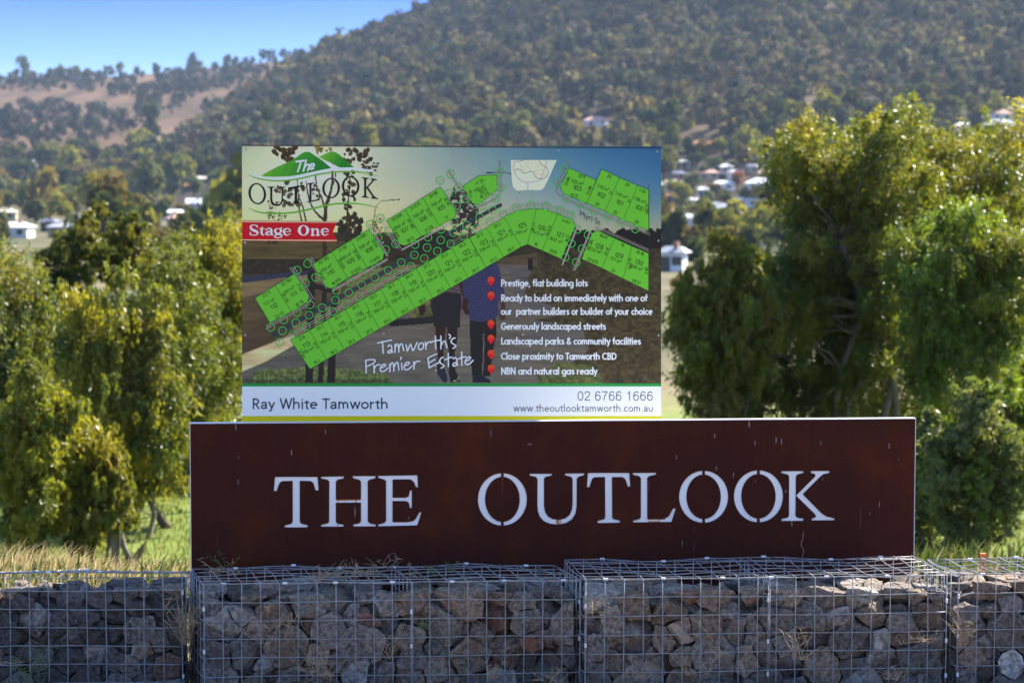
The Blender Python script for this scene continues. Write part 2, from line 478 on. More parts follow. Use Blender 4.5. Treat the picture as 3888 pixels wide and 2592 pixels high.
class Art:
    """flat printed pieces on one plane; every piece lies a hair in front of the one before"""
    def __init__(s, plane, y0):
        s.pl, s.y, s.y0 = plane, y0, y0
        s.mb = MB()
    def poly(s, pts, m=0, dy=1e-4):
        uv = [s.pl.uv(x, y) for x, y in pts]
        area = sum(uv[i][0] * uv[(i + 1) % len(uv)][1] - uv[(i + 1) % len(uv)][0] * uv[i][1] for i in range(len(uv)))
        if area < 0: uv = uv[::-1]
        s.mb.add([(u, -s.y, v) for u, v in uv], [tuple(range(len(uv)))], m)
        s.y += dy
    def stroke(s, pts, m=0, w=None, step=6.0, cap=True, smooth=True, dy=4e-5):
        p = np.array([(q[0], q[1], (q[2] if len(q) > 2 else w)) for q in pts], float)
        c = catmull(p, step) if smooth else p
        c[:, 2] = np.maximum(c[:, 2], .3)
        d = np.gradient(c[:, :2], axis=0); d /= np.maximum(np.hypot(d[:, 0], d[:, 1]), 1e-9)[:, None]
        if not smooth and len(c) > 2:
            pass
        nrm = np.stack([-d[:, 1], d[:, 0]], 1)
        L, Rr = c[:, :2] + nrm * c[:, 2:3], c[:, :2] - nrm * c[:, 2:3]
        verts, faces = [], []
        n = len(c)
        for q in np.concatenate([L, Rr]):
            u, v = s.pl.uv(*q); verts.append((u, -s.y, v))
        for i in range(n - 1):
            faces.append((n + i, n + i + 1, i + 1, i))
        if cap:
            for e, sg in ((0, -1), (n - 1, 1)):
                a0 = math.atan2(*(d[e] * sg)[::-1])
                b = len(verts); K = 6
                for k in range(K + 1):
                    a = a0 - math.pi / 2 + math.pi * k / K
                    u, v = s.pl.uv(c[e, 0] + c[e, 2] * math.cos(a), c[e, 1] + c[e, 2] * math.sin(a))
                    verts.append((u, -s.y, v))
                faces.append(tuple(range(b + K, b - 1, -1)))
        s.mb.add(verts, faces, m)
        s.y += dy
    def ring(s, cx, cy, r, w, m=0, n=18, a0=0, a1=360, ry=None, dy=2e-5):
        ry = ry or r
        full = abs(a1 - a0) >= 360
        verts, faces = [], []
        for k in range(n + (0 if full else 1)):
            a = R(a0 + (a1 - a0) * k / n)
            for q in (-w, w):
                u, v = s.pl.uv(cx + (r + q) * math.cos(a), cy + (ry + q) * math.sin(a)); verts.append((u, -s.y, v))
        nn = len(verts) // 2
        for k in range(n):
            j = (k + 1) % nn
            faces.append((2 * k, 2 * k + 1, 2 * j + 1, 2 * j))
        s.mb.add(verts, faces, m)
        s.y += dy
    def font(s, body, x0, x1, base, cap, m=0, offset=0.0, shear=0.0, slope=0.0, ref="H"):
        """a line of the built-in sans face, fitted to x0..x1 with the given capital height (photo px)"""
        def mesh_of(t):
            cu = bpy.data.curves.new("line", 'FONT'); cu.body = t; cu.offset = offset; cu.shear = shear
            cu.resolution_u = 3
            ob = bpy.data.objects.new("line", cu); COL.objects.link(ob)
            dg = bpy.context.evaluated_depsgraph_get(); dg.update()
            me = bpy.data.meshes.new_from_object(ob.evaluated_get(dg))
            V = np.array([v.co[:] for v in me.vertices]); Fc = [list(p.vertices) for p in me.polygons]
            bpy.data.objects.remove(ob); bpy.data.curves.remove(cu); bpy.data.meshes.remove(me)
            return V, Fc
        H, _ = mesh_of(ref)
        ch = H[:, 1].max()
        V, Fc = mesh_of(body)
        sx = (x1 - x0) / (V[:, 0].max() - V[:, 0].min())
        X = x0 + (V[:, 0] - V[:, 0].min()) * sx
        Y = base - V[:, 1] / ch * cap + slope * (X - x0)
        verts = []
        for a, b in zip(X, Y):
            u, v = s.pl.uv(a, b); verts.append((u, -s.y, v))
        s.mb.add(verts, Fc, m)
        s.y += 2e-4
    def build(s, name, mats, parent):
        return s.mb.build(name, mats, parent)

def T(x0, y0, k):
    return lambda pts: [((x0 + q[0] * k), (y0 + q[1] * k)) + ((q[2] * k,) if len(q) > 2 else ()) for q in pts]
z1 = T(900, 540, .35714); z2 = T(1700, 540, .35714); z3 = T(900, 1000, .39540); z4 = T(1700, 1000, .39548)

# ------------------------------------------------------------------ the rusted entrance sign
SGN = Plane(2100, 1590, 12.86, R(3.7), base_z=0.05)
sA, sB, sC = T(700, 1760, .40391), T(1750, 1760, .31888), T(2400, 1760, .36139)
def half_o(cx, cy, rx, ry, ix, iy, gap, side, N=22, tilt=0.0):
    pts = []
    a_out = math.acos(min(1, gap / rx)); a_in = math.acos(min(1, gap / ix))
    for k in range(N + 1):
        a = -a_out + 2 * a_out * k / N
        pts.append((cx + side * rx * math.cos(a), cy + ry * math.sin(a)))
    for k in range(N + 1):
        a = a_in - 2 * a_in * k / N
        pts.append((cx + side * ix * math.cos(a), cy + iy * math.sin(a)))
    return pts
G_T = [(852,123),(1252,123),(1262,250),(1232,250),(1218,195),(1205,172),(1180,161),(1085,160),(1085,540),(1098,562),(1158,575),(1158,597),(941,597),(943,578),(1005,563),(1018,540),(1018,160),(925,163),(900,174),(888,195),(868,256),(840,256)]
G_H = [(1284,122),(1498,118),(1498,138),(1440,150),(1424,167),(1424,335),(1660,332),(1660,167),(1645,150),(1583,134),(1583,115),(1796,115),(1796,135),(1740,150),(1724,165),(1724,540),(1745,560),(1798,570),(1798,588),(1584,588),(1586,570),(1645,558),(1660,540),(1660,364),(1424,366),(1424,545),(1440,562),(1498,572),(1498,590),(1284,590),(1286,572),(1345,560),(1360,545),(1362,165),(1345,150),(1284,138)]
G_E = [(1821,113),(2190,107),(2197,220),(2177,222),(2160,175),(2135,150),(2105,146),(1958,148),(1957,318),(2085,318),(2108,305),(2120,250),(2139,248),(2138,416),(2120,416),(2110,365),(2085,350),(1957,350),(1957,545),(2110,545),(2150,538),(2172,520),(2210,455),(2229,455),(2190,578),(1822,587),(1822,570),(1880,555),(1896,535),(1896,165),(1880,148),(1823,133)]
G_U = [(817,118),(1083,118),(1083,140),(1010,155),(990,180),(990,500),(1002,570),(1035,625),(1090,656),(1165,668),(1240,650),(1295,608),(1322,545),(1330,480),(1330,180),(1315,155),(1240,138),(1240,115),(1470,113),(1468,135),(1400,155),(1380,180),(1378,510),(1363,595),(1322,660),(1250,705),(1150,721),(1060,712),(985,680),(938,625),(916,560),(910,480),(912,180),(890,155),(817,140)]
G_T2 = [(1512,108),(2005,108),(2018,270),(1988,272),(1965,200),(1950,172),(1920,158),(1800,158),(1802,635),(1815,657),(1893,675),(1893,700),(1625,705),(1627,680),(1705,658),(1718,635),(1716,158),(1600,159),(1570,172),(1556,198),(1532,276),(1500,278)]
G_L = [(8,96),(252,94),(252,113),(180,130),(160,150),(160,578),(330,576),(372,562),(395,535),(432,468),(460,468),(415,610),(10,615),(10,597),(75,580),(92,560),(92,150),(75,130),(8,115)]
G_K1 = [(1568,78),(1800,76),(1800,97),(1738,112),(1722,132),(1718,545),(1735,565),(1800,575),(1800,598),(1568,600),(1570,578),(1632,565),(1648,545),(1650,132),(1635,112),(1568,97)]
G_K2 = [(1723,333),(1920,137),(1928,118),(1915,105),(1878,97),(1878,76),(2073,74),(2073,97),(2010,110),(1975,138),(1793,320),(1990,520),(2040,552),(2127,572),(2127,592),(1888,594),(1888,575),(1925,562),(1933,548),(1915,520)]
LETTERS = [("T", [sA(G_T)]), ("H", [sA(G_H)]), ("E", [sA(G_E)]),
           ("O", [sB(half_o(494, 423, 292, 312, 206, 268, 15, sd)) for sd in (-1, 1)]),
           ("U", [sB(G_U)]), ("T", [sB(G_T2)]), ("L", [sC(G_L)]),
           ("O", [sC(half_o(752, 346, 258, 273, 180, 233, 13, sd)) for sd in (-1, 1)]),
           ("O", [sC(half_o(1328, 341, 258, 273, 180, 233, 13, sd)) for sd in (-1, 1)]),
           ("K", [sC(G_K1), sC(G_K2)])]

def mat_rust():
    m, n, l, b = new_mat("weathered_rust_steel")
    b.inputs["Roughness"].default_value = .9; b.inputs["Specular IOR Level"].default_value = .06
    tc = n.new("ShaderNodeTexCoord")
    def nz(scale, det, rough=.6, mp=None):
        x = n.new("ShaderNodeTexNoise"); x.inputs["Scale"].default_value = scale; x.inputs["Detail"].default_value = det
        x.inputs["Roughness"].default_value = rough
        if mp:
            mm = n.new("ShaderNodeMapping"); mm.inputs["Scale"].default_value = mp
            l.new(tc.outputs["Object"], mm.inputs[0]); l.new(mm.outputs[0], x.inputs["Vector"])
        else:
            l.new(tc.outputs["Object"], x.inputs["Vector"])
        return x
    big = nz(1.6, 7, .65); fine = nz(160, 4, .75); strk = nz(4.0, 4, .6, (9, 9, .6))
    r = n.new("ShaderNodeValToRGB"); e = r.color_ramp.elements
    e[0].position = .33; e[0].color = (.045, .0140, .0105, 1)
    e[1].position = .70; e[1].color = (.092, .0240, .0095, 1)
    x = e.new(.5); x.color = (.057, .0160, .0108, 1)
    l.new(big.outputs[0], r.inputs[0])
    mr = n.new("ShaderNodeMapRange"); mr.inputs[1].default_value = .3; mr.inputs[2].default_value = .7; mr.inputs[3].default_value = .62; mr.inputs[4].default_value = 1.38
    l.new(fine.outputs[0], mr.inputs[0])
    m1 = n.new("ShaderNodeMix"); m1.data_type = 'RGBA'; m1.blend_type = 'MULTIPLY'; m1.inputs[0].default_value = 1
    l.new(r.outputs[0], m1.inputs[6]); l.new(mr.outputs[0], m1.inputs[7])
    ms = n.new("ShaderNodeMapRange"); ms.inputs[1].default_value = .35; ms.inputs[2].default_value = .65; ms.inputs[3].default_value = .94; ms.inputs[4].default_value = 1.07
    l.new(strk.outputs[0], ms.inputs[0])
    m2 = n.new("ShaderNodeMix"); m2.data_type = 'RGBA'; m2.blend_type = 'MULTIPLY'; m2.inputs[0].default_value = 1
    l.new(m1.outputs[2], m2.inputs[6]); l.new(ms.outputs[0], m2.inputs[7])
    l.new(m2.outputs[2], b.inputs["Base Color"])
    bp = n.new("ShaderNodeBump"); bp.inputs["Strength"].default_value = .35; bp.inputs["Distance"].default_value = .002
    l.new(fine.outputs[0], bp.inputs["Height"]); l.new(bp.outputs[0], b.inputs["Normal"])
    return m
M_RUST = mat_rust()
M_RUSTRUN = mat_plain("orange_rust_run", (.55, .20, .06), rough=.9, var=.5, scale=90)
M_DROP = mat_plain("pale_bird_dropping", (.32, .24, .20), rough=.9, var=.3, scale=200)
M_DROP2 = mat_plain("faded_pink_streak", (.13, .052, .045), rough=.9, var=.3, scale=200)

sign = tag(empty("entrance_sign", matrix=SGN.matrix()),
           "long rusted steel sign with cut-out white letters standing behind the gabions", "sign")
UL, VT = SGN.uv(722.6, 1611); UR, VT2 = SGN.uv(3475, 1589)
VT = (VT + VT2) / 2
VB = 0.0
def plate_with_holes(name, outline, holes, y_front, thick, mat, parent):
    cu = bpy.data.curves.new(name, 'CURVE'); cu.dimensions = '2D'; cu.fill_mode = 'BOTH'; cu.extrude = thick / 2
    for loop in [outline] + holes:
        sp = cu.splines.new('POLY'); sp.points.add(len(loop) - 1)
        for i, (a, b_) in enumerate(loop): sp.points[i].co = (a, b_, 0, 1)
        sp.use_cyclic_u = True
    ob = bpy.data.objects.new(name, cu); COL.objects.link(ob)
    dg = bpy.context.evaluated_depsgraph_get(); dg.update()
    me = bpy.data.meshes.new_from_object(ob.evaluated_get(dg))
    V = np.array([v.co[:] for v in me.vertices]); Fc = [list(p.vertices) for p in me.polygons]
    bpy.data.objects.remove(ob); bpy.data.curves.remove(cu); bpy.data.meshes.remove(me)
    V2 = np.stack([V[:, 0], -(y_front) - V[:, 2] + thick / 2, V[:, 1]], -1)
    return fast_mesh(name, V2, Fc, mat, parent)
holes = [[SGN.uv(*q) for q in loop] for _, loops in LETTERS for loop in loops]
plate_with_holes("face_plate", [(UL, VB), (UR, VB), (UR, VT), (UL, VT)], holes, 0.0, .004, M_RUST, sign)
for ch, loops in LETTERS:
    mb = MB()
    for loop in loops:
        uv = [SGN.uv(*q) for q in loop]
        if sum(uv[i][0] * uv[(i + 1) % len(uv)][1] - uv[(i + 1) % len(uv)][0] * uv[i][1] for i in range(len(uv))) < 0: uv = uv[::-1]
        mb.add([(a, .0052, b_) for a, b_ in uv], [tuple(range(len(uv)))])
    o = mb.build("letter", [M_WHITE], sign)
mb = MB(); mb.box(UL + .01, UR - .01, .0065, .010, VB, VT - .01); mb.build("backing_sheet", [M_WHITE], sign)
mb = MB()
mb.box(UL, UR, .0045, .060, VT + .0005, VT + .0045)
mb.box(UL - .0045, UL - .0005, .0, .060, VB, VT + .0045)
mb.box(UR + .0005, UR + .0045, .0, .060, VB, VT + .0045)
mb.build("edge_trim", [M_GALV], sign)
mb = MB(); mb.box(UL, UR, .060, .063, VB, VT + .003); mb.build("rear_sheet", [M_GALV], sign)
# rust runs on the letters, droppings and streaks on the face
art = Art(SGN, .0006)
art.y = -.0046
for pts, w in ((sA([(1426, 339), (1658, 337)]), 3.2), (sA([(1500, 343), (1503, 360)]), 1.2), (sA([(1612, 343), (1614, 363)]), 2.2), (sA([(1446, 343), (1447, 365)]), 1.2),
               (sB([(1158, 669), (1159, 717)]), 5.0), (sB([(1190, 668), (1191, 708)]), 2.0), (sB([(1135, 668), (1135, 712)]), 1.2), (sC([(163, 582), (350, 580)]), 2.8), (sC([(170, 606), (290, 607)]), 1.6), (sC([(288, 585), (290, 606)]), 1.4),
               (sA([(1960, 548), (2100, 548)]), 1.2), (sA([(1430, 572), (1450, 575)]), 1.6)):
    art.stroke(pts, 0, w=w, smooth=False, cap=False); art.build("rust_stain", [M_RUSTRUN], sign); art.mb = MB()
art = Art(SGN, .0006)
sD, sE = T(700, 1560, .59524), T(2100, 1560, .59524)
for f, x, y, h, w in ((sD, 327, 85, 38, 3), (sD, 683, 248, 34, 4), (sD, 900, 118, 30, 3), (sD, 343, 435, 35, 3), (sD, 1088, 610, 70, 3.5), (sD, 346, 285, 18, 2),
                      (sD, 1430, 670, 22, 2), (sE, 1250, 65, 40, 5), (sE, 1422, 165, 42, 4), (sE, 1030, 145, 28, 4), (sE, 1287, 190, 28, 4), (sE, 1456, 175, 40, 4), (sE, 1485, 50, 16, 3),
                      (sE, 786, 280, 32, 3), (sE, 1040, 350, 30, 3), (sE, 1150, 390, 34, 3.5), (sE, 1708, 190, 28, 3), (sE, 2143, 205, 36, 4), (sE, 1484, 500, 20, 4), (sE, 2080, 575, 40, 3),
                      (sE, 1522, 700, 34, 4), (sE, 824, 825, 36, 3), (sE, 1290, 440, 12, 2), (sE, 2020, 640, 22, 2), (sE, 1718, 425, 18, 2.5), (sE, 2205, 300, 12, 2)):
    art.stroke(f([(x, y, w * .4), (x + 1, y + h * .55, w * .8), (x + (x % 7) - 3, y + h, w * .25)]), 0)
for f, x, y, h, w in ((sE, 897, 735, 40, 3), (sE, 897, 835, 58, 4), (sE, 1961, 610, 150, 3), (sE, 610, 440, 80, 3), (sD, 2028, 400, 130, 2.5), (sD, 210, 760, 120, 1.5)):
    art.stroke(f([(x, y, w * .4), (x + 1, y + h * .6, w), (x, y + h, w * .4)]), 1)
art.stroke(sE([(1598, 765, 1.2), (1592, 810, 2), (1582, 850, 2.2), (1598, 890, 2), (1585, 935, 1.2)]), 0)
art.stroke(sD([(1955, 120, 4), (1957, 150, 6), (1955, 165, 3)]), 2)
art.stroke(sD([(2190, 212, 2), (2215, 210, 3)]), 0)
art.build("pale_speck", [M_DROP, M_DROP2, mat_plain("bluish_scuff", (.07, .065, .085), var=.2)], sign)
mb = MB()
for f in (.12, .5, .88):
    xx = UL + (UR - UL) * f
    mb = MB(); mb.box(xx - .03, xx + .03, .064, .104, -.35, VT - .06); mb.build("post", [M_STEELPOST], sign)

# ------------------------------------------------------------------ the billboard behind it
BRD = Plane(1714, 1000, 13.42, R(3.2), roll=.0053, base_z=0.0)
board = tag(empty("billboard", matrix=BRD.matrix()),
            "large printed housing estate billboard with green lot map and red ribbon", "billboard")
bl = [BRD.uv(*q) for q in ((918.6, 554.3), (2510.7, 563.9))]
BU0, BU1, BVT = bl[0][0], bl[1][0], (bl[0][1] + bl[1][1]) / 2
BVB = BRD.uv(1700, 1625)[1]
mb = MB(); mb.box(BU0, BU1, 0, .010, BVB, BVT)
mb.build("panel", [mat_plain("composite_panel_edge", (.55, .56, .57), rough=.5, var=.05)], board)
for f in (.14, .86):
    xx = BU0 + (BU1 - BU0) * f
    mb = MB(); mb.box(xx - .045, xx + .045, .052, .142, -.5, BVT - .1)
    mb.build("post", [mat_plain("pine_post", (.30, .22, .13), rough=.85, var=.25, scale=12)], board)
for f in (.06, .36, .66, .94):
    zz = BVB + (BVT - BVB) * f
    mb = MB(); mb.box(BU0 + .05, BU1 - .05, .0105, .0515, zz - .03, zz + .03)
    mb.build("rail", [mat_plain("pine_rail", (.30, .22, .13), rough=.85, var=.25, scale=12)], board)
mb = MB(); mb.box(BU0, BU1, -.004, .014, BVT + .0005, BVT + .006)
mb.build("top_trim", [mat_plain("dark_trim", (.03, .03, .03), rough=.5)], board)

# ---- the printed photograph: a small painter fills one ink per cell of the sheet
PX0, PX1, PY0, PY1, ST = 919.0, 2510.5, 556.0, 1456.0, 2.6
gx = np.arange(PX0, PX1 + .1, ST); gy = np.arange(PY0, PY1 + .1, ST)
GX, GY = np.meshgrid(gx, gy)
CAN = np.zeros(GX.shape + (3,))
def vnoise(seed, fx, fy, octs=4):
    out = np.zeros(GX.shape); amp = 1.0; tot = 0
    rg = np.random.default_rng(seed)
    for o in range(octs):
        g = rg.random((int((PY1 - PY0) * fy * 2 ** o) + 4, int((PX1 - PX0) * fx * 2 ** o) + 4))
        xx = (GX - PX0) * fx * 2 ** o; yy = (GY - PY0) * fy * 2 ** o
        i, j = yy.astype(int), xx.astype(int); fyy, fxx = yy - i, xx - j
        fxx = fxx * fxx * (3 - 2 * fxx); fyy = fyy * fyy * (3 - 2 * fyy)
        out += amp * ((g[i, j] * (1 - fxx) + g[i, j + 1] * fxx) * (1 - fyy) + (g[i + 1, j] * (1 - fxx) + g[i + 1, j + 1] * fxx) * fyy)
        tot += amp; amp *= .55
    return out / tot
def inside(pts):
    p = np.array(pts, float); m = np.zeros(GX.shape, bool)
    x0, x1, y0, y1 = p[:, 0].min(), p[:, 0].max(), p[:, 1].min(), p[:, 1].max()
    c0, c1 = np.searchsorted(gx, [x0, x1]); r0, r1 = np.searchsorted(gy, [y0, y1])
    if c1 <= c0 or r1 <= r0: return m
    X, Y = GX[r0:r1, c0:c1], GY[r0:r1, c0:c1]; s_ = np.zeros(X.shape, bool)
    for i in range(len(p)):
        (xa, ya), (xb, yb) = p[i - 1], p[i]
        if ya == yb: continue
        s_ ^= ((ya > Y) != (yb > Y)) & (X < (xb - xa) * (Y - ya) / (yb - ya) + xa)
    m[r0:r1, c0:c1] = s_
    return m
def fill(mask, c, a=1.0, nz=None, amt=.25):
    col = np.array(c, float) if np.ndim(c) == 1 else c
    v = np.broadcast_to(col, CAN.shape).copy()
    if nz is not None: v = v * (1 - amt + 2 * amt * nz[..., None])
    aa = (mask * a)[..., None]
    CAN[:] = CAN * (1 - aa) + v * aa
def line(pts, w, c, a=1.0):
    m = np.zeros(GX.shape, bool)
    p = catmull([q if len(q) > 2 else (q[0], q[1], w) for q in pts], 2.5)
    for x, y, ww in p:
        r = max(ww, 1.0)
        c0, c1 = np.searchsorted(gx, [x - r, x + r]); r0, r1 = np.searchsorted(gy, [y - r, y + r])
        m[r0:r1, c0:c1] |= (GX[r0:r1, c0:c1] - x) ** 2 + (GY[r0:r1, c0:c1] - y) ** 2 < r * r
    fill(m, c, a)
def bilerp(xs, ysr, cols):
    cols = np.array(cols, float); out = np.zeros(CAN.shape)
    xi = np.interp(GX, xs, np.arange(len(xs))); yi = np.interp(GY, ysr, np.arange(len(ysr)))
    i = np.clip(yi.astype(int), 0, len(ysr) - 2); j = np.clip(xi.astype(int), 0, len(xs) - 2)
    fy = (yi - i)[..., None]; fx = (xi - j)[..., None]
    return (cols[i, j] * (1 - fx) + cols[i, j + 1] * fx) * (1 - fy) + (cols[i + 1, j] * (1 - fx) + cols[i + 1, j + 1] * fx) * fy
CAN[:] = bilerp([919, 1180, 1450, 1750, 2100, 2300, 2511], [556, 660, 760, 870, 950], [
    [(165, 180, 152), (205, 205, 182), (165, 175, 165), (110, 138, 150), (58, 108, 150), (40, 96, 152), (32, 84, 148)],
    [(182, 192, 160), (222, 220, 200), (172, 178, 160), (132, 150, 152), (84, 128, 158), (58, 112, 158), (44, 98, 155)],
    [(200, 202, 160), (222, 218, 180), (186, 186, 152), (155, 162, 150), (118, 142, 152), (92, 128, 152), (72, 116, 152)],
    [(210, 196, 132), (212, 200, 138), (196, 184, 132), (182, 174, 132), (158, 160, 138), (146, 150, 132), (138, 142, 128)],
    [(200, 178, 110), (204, 182, 112), (190, 168, 108), (178, 160, 110), (170, 158, 118), (160, 150, 118), (150, 142, 116)]])
n1, n2, n3 = vnoise(1, .02, .05), vnoise(2, .07, .10), vnoise(3, .012, .09)
# ground of the printed scene
hz = 885 + 14 * (vnoise(5, .03, .001, 3) - .5) * 2
fill(GY > hz + np.where(GX > 1950, 6, 0), (56, 48, 30), nz=n3, amt=.3)
hz2 = 872 + 26 * (vnoise(6, .06, .001, 4) - .5) * 2
fill((GY > hz2) & (GX > 2040) & (GY < 975), (25, 22, 24), nz=n1, amt=.15)
fill((GY > 900 + 20 * n1) & (GX > 1380) & (GX < 2060) & (GY < 985), (46, 38, 30), nz=n1, amt=.2)
fill((GY > 945) & (GX > 2040), (52, 44, 30), nz=n2, amt=.45)
fill((GY > 915) & (GX < 1400) & (GY < 985), (78, 66, 36), nz=n3, amt=.25)
fill((GY > 985) & (GX < 1400) & (GY < 1040), (44, 38, 28), nz=n2, amt=.4)
fill(inside([(919, 1050), (1250, 1020), (1420, 1010), (1420, 1028), (1240, 1040), (919, 1074)]), (42, 46, 72))
fill(inside([(919, 1074), (1180, 1042), (1500, 1010), (1900, 985), (1900, 1190), (1500, 1230), (1100, 1310), (919, 1350)]), (112, 94, 66), nz=n3, amt=.18)
fill(inside([(919, 1130), (1150, 1080), (1300, 1060), (1330, 1090), (1160, 1200), (919, 1345)]), (82, 66, 46), nz=n3, amt=.2)
fill(inside([(919, 1230), (1080, 1180), (1120, 1260), (919, 1345)]), (74, 58, 42), nz=n3, amt=.2)
fill(inside([(1500, 1040), (2040, 960), (2040, 1010), (1700, 1130), (1520, 1160)]), (72, 62, 48), nz=n3, amt=.3)
# paths
fill(inside([(919, 1410), (1140, 1290), (1560, 1190), (1900, 1000), (2030, 1010), (2160, 1190), (2240, 1335), (2060, 1456), (919, 1456)]), (84, 78, 76), nz=n3, amt=.2)
fill(inside([(1290, 1310), (1600, 1205), (1830, 1210), (1850, 1456), (1380, 1456)]), (98, 90, 86), .5, nz=n3, amt=.2)
fill(inside([(919, 1345), (1110, 1272), (1150, 1290), (1010, 1372), (919, 1410)]), (196, 172, 128), nz=n3, amt=.2)
fill(inside([(1930, 1010), (2030, 1015), (2110, 1160), (2010, 1200), (1950, 1100)]), (74, 72, 82), .8, nz=n3, amt=.2)
fill(inside([(1990, 1120), (2020, 1010), (2511, 1000), (2511, 1456), (2060, 1456), (2230, 1335), (2180, 1290), (2030, 1215), (2160, 1190)]), (58, 50, 32), nz=n2, amt=.55)
fill(inside([(2030, 1215), (2210, 1240), (2235, 1330), (1990, 1300)]), (78, 74, 80), nz=n3, amt=.15)
fill(inside([(2040, 1420), (2120, 1375), (2250, 1385), (2300, 1456), (2045, 1456)]), (72, 78, 40), nz=n2, amt=.5)
fill(inside([(1560, 1185), (1680, 1130), (1700, 1200), (1560, 1215)]), (84, 84, 46), nz=n2, amt=.5)
fill(inside([(1480, 1215), (1700, 1195), (1660, 1225), (1480, 1240)]), (30, 28, 34))
gt = vnoise(8, .15, .12, 3)
fill((GY > 1418 - 22 * gt - 12 * np.sin((GX - 970) / 130)) & (GX > 962) & (GX < 1500 - (1456 - GY)), (86, 98, 50), nz=gt, amt=.6)
fill((GY > 1440) & (GX > 930) & (GX < 1480), (52, 58, 34), .6, nz=gt, amt=.5)
# street lamps and posts
DK = (34, 28, 24)
line(z1([(1460, 950, 5), (1462, 780, 5), (1480, 690, 4), (1530, 630, 4), (1600, 618, 4), (1725, 612, 8)]), 2, (66, 58, 46))
line(z2([(767, 1270, 9), (765, 540, 6)]), 3, (28, 26, 30))
line(z2([(420, 325, 10), (520, 322, 4), (620, 325, 4), (680, 345, 4)]), 2, (28, 26, 30))
fill(inside(z2([(850, 1235), (905, 1235), (905, 1360), (850, 1360)])), (24, 24, 24))
line(z4([(1183, 235, 11), (1183, 430, 11)]), 4, (60, 66, 92))
# tree in front: trunk, limbs, leaf clumps; blurred second sapling and the stakes
line(z1([(930, 1215, 22), (935, 900, 20), (945, 690, 18), (985, 560, 14), (1010, 450, 12), (1015, 320, 10), (1020, 180, 8)]), 5, (52, 40, 28))
line(z1([(935, 830, 16), (870, 780, 12), (800, 690, 9), (755, 560, 8), (735, 420, 6)]), 4, (58, 44, 30))
line(z1([(940, 725, 12), (900, 600, 9), (850, 480, 8), (835, 360, 6)]), 3, (58, 44, 30))
line(z1([(690, 850, 8), (655, 680, 8), (650, 540, 7), (640, 400, 5)]), 3, (52, 40, 30))
line(z1([(735, 850, 9), (700, 690, 8), (660, 590, 6)]), 3, (52, 40, 30))
line(z1([(975, 640, 8), (1000, 500, 8), (1040, 400, 7), (1045, 330, 6)]), 3, (62, 48, 34))
line(z1([(730, 1060, 10), (775, 1220, 9)]), 3, DK)
line(z1([(950, 1120, 12), (1070, 1070, 10)]), 3, DK)
line(z1([(1160, 1050, 16), (1170, 820, 12), (1185, 600, 9), (1200, 380, 6)]), 4, (46, 38, 28))
rl = random.Random(4)
def leaves(n, box, col, rr):
    for _ in range(n):
        x, y = rl.uniform(*box[:2]), rl.uniform(*box[2:])
        a = rl.uniform(0, 6.3); r = rl.uniform(*rr)
        line(z1([(x, y, r * .5), (x + r * .7 * math.cos(a), y + r * .7 * math.sin(a), r), (x + r * 1.8 * math.cos(a), y + r * 1.8 * math.sin(a), r * .3)]), 2, tuple(np.array(col) * rl.uniform(.75, 1.25)))
leaves(26, (480, 700, 60, 210), (66, 46, 20), (14, 26)); leaves(18, (400, 620, 50, 120), (62, 44, 22), (12, 22))
leaves(10, (820, 1000, 50, 110), (120, 100, 30), (12, 22)); leaves(34, (1130, 1400, 70, 240), (62, 46, 26), (12, 26))
leaves(22, (480, 700, 430, 660), (74, 66, 44), (12, 28)); leaves(16, (1300, 1490, 200, 330), (70, 56, 36), (10, 22))
leaves(10, (800, 900, 440, 580), (84, 76, 52), (10, 20)); leaves(40, (1130, 1260, 330, 1000), (56, 46, 32), (12, 26)); leaves(50, (1070, 1330, 800, 1000), (44, 38, 28), (14, 28))
leaves(40, (310, 450, 620, 830), (98, 90, 62), (6, 12)); leaves(14, (440, 520, 770, 830), (104, 92, 62), (6, 10)); leaves(26, (1440, 1530, 800, 960), (96, 84, 58), (6, 12)); leaves(8, (410, 470, 470, 540), (80, 72, 50), (10, 20))
for xa, xb in ((1044, 1062), (690, 712)): line(z1([(xa, 60, 3), (xa + 6, 640, 3)]), 1, (96, 84, 64))
for x in (340, 385, 415): line(z1([(x, 1065, 18), (x - 2, 1260, 18)]), 4, (46, 40, 26))
fill(inside(z3([(680, 70), (752, 70), (745, 500), (728, 1140), (655, 1140), (670, 500)])), (34, 29, 27))
fill(inside(z3([(818, 270), (860, 270), (850, 600), (828, 1140), (775, 1140), (806, 600)])), (36, 30, 28))
fill(inside(z3([(905, 300), (965, 300), (955, 700), (940, 1140), (862, 1140), (890, 700)])), (32, 28, 27))
fill(inside(z3([(750, 190), (965, 250), (965, 300), (750, 245)])), (34, 28, 26))
# dark shrubbery behind the map on the upper right of the saplings
sap = vnoise(9, .09, .09, 4)
fill(inside(z2([(20, 600), (60, 480), (150, 470), (230, 560), (330, 720), (330, 900), (180, 1000), (60, 930), (20, 760)])) & (sap > .46), (46, 40, 38))
fill(inside(z1([(2050, 960), (2200, 920), (2290, 960), (2296, 1100), (1900, 1200), (1820, 1150)])), (32, 28, 28), .85)
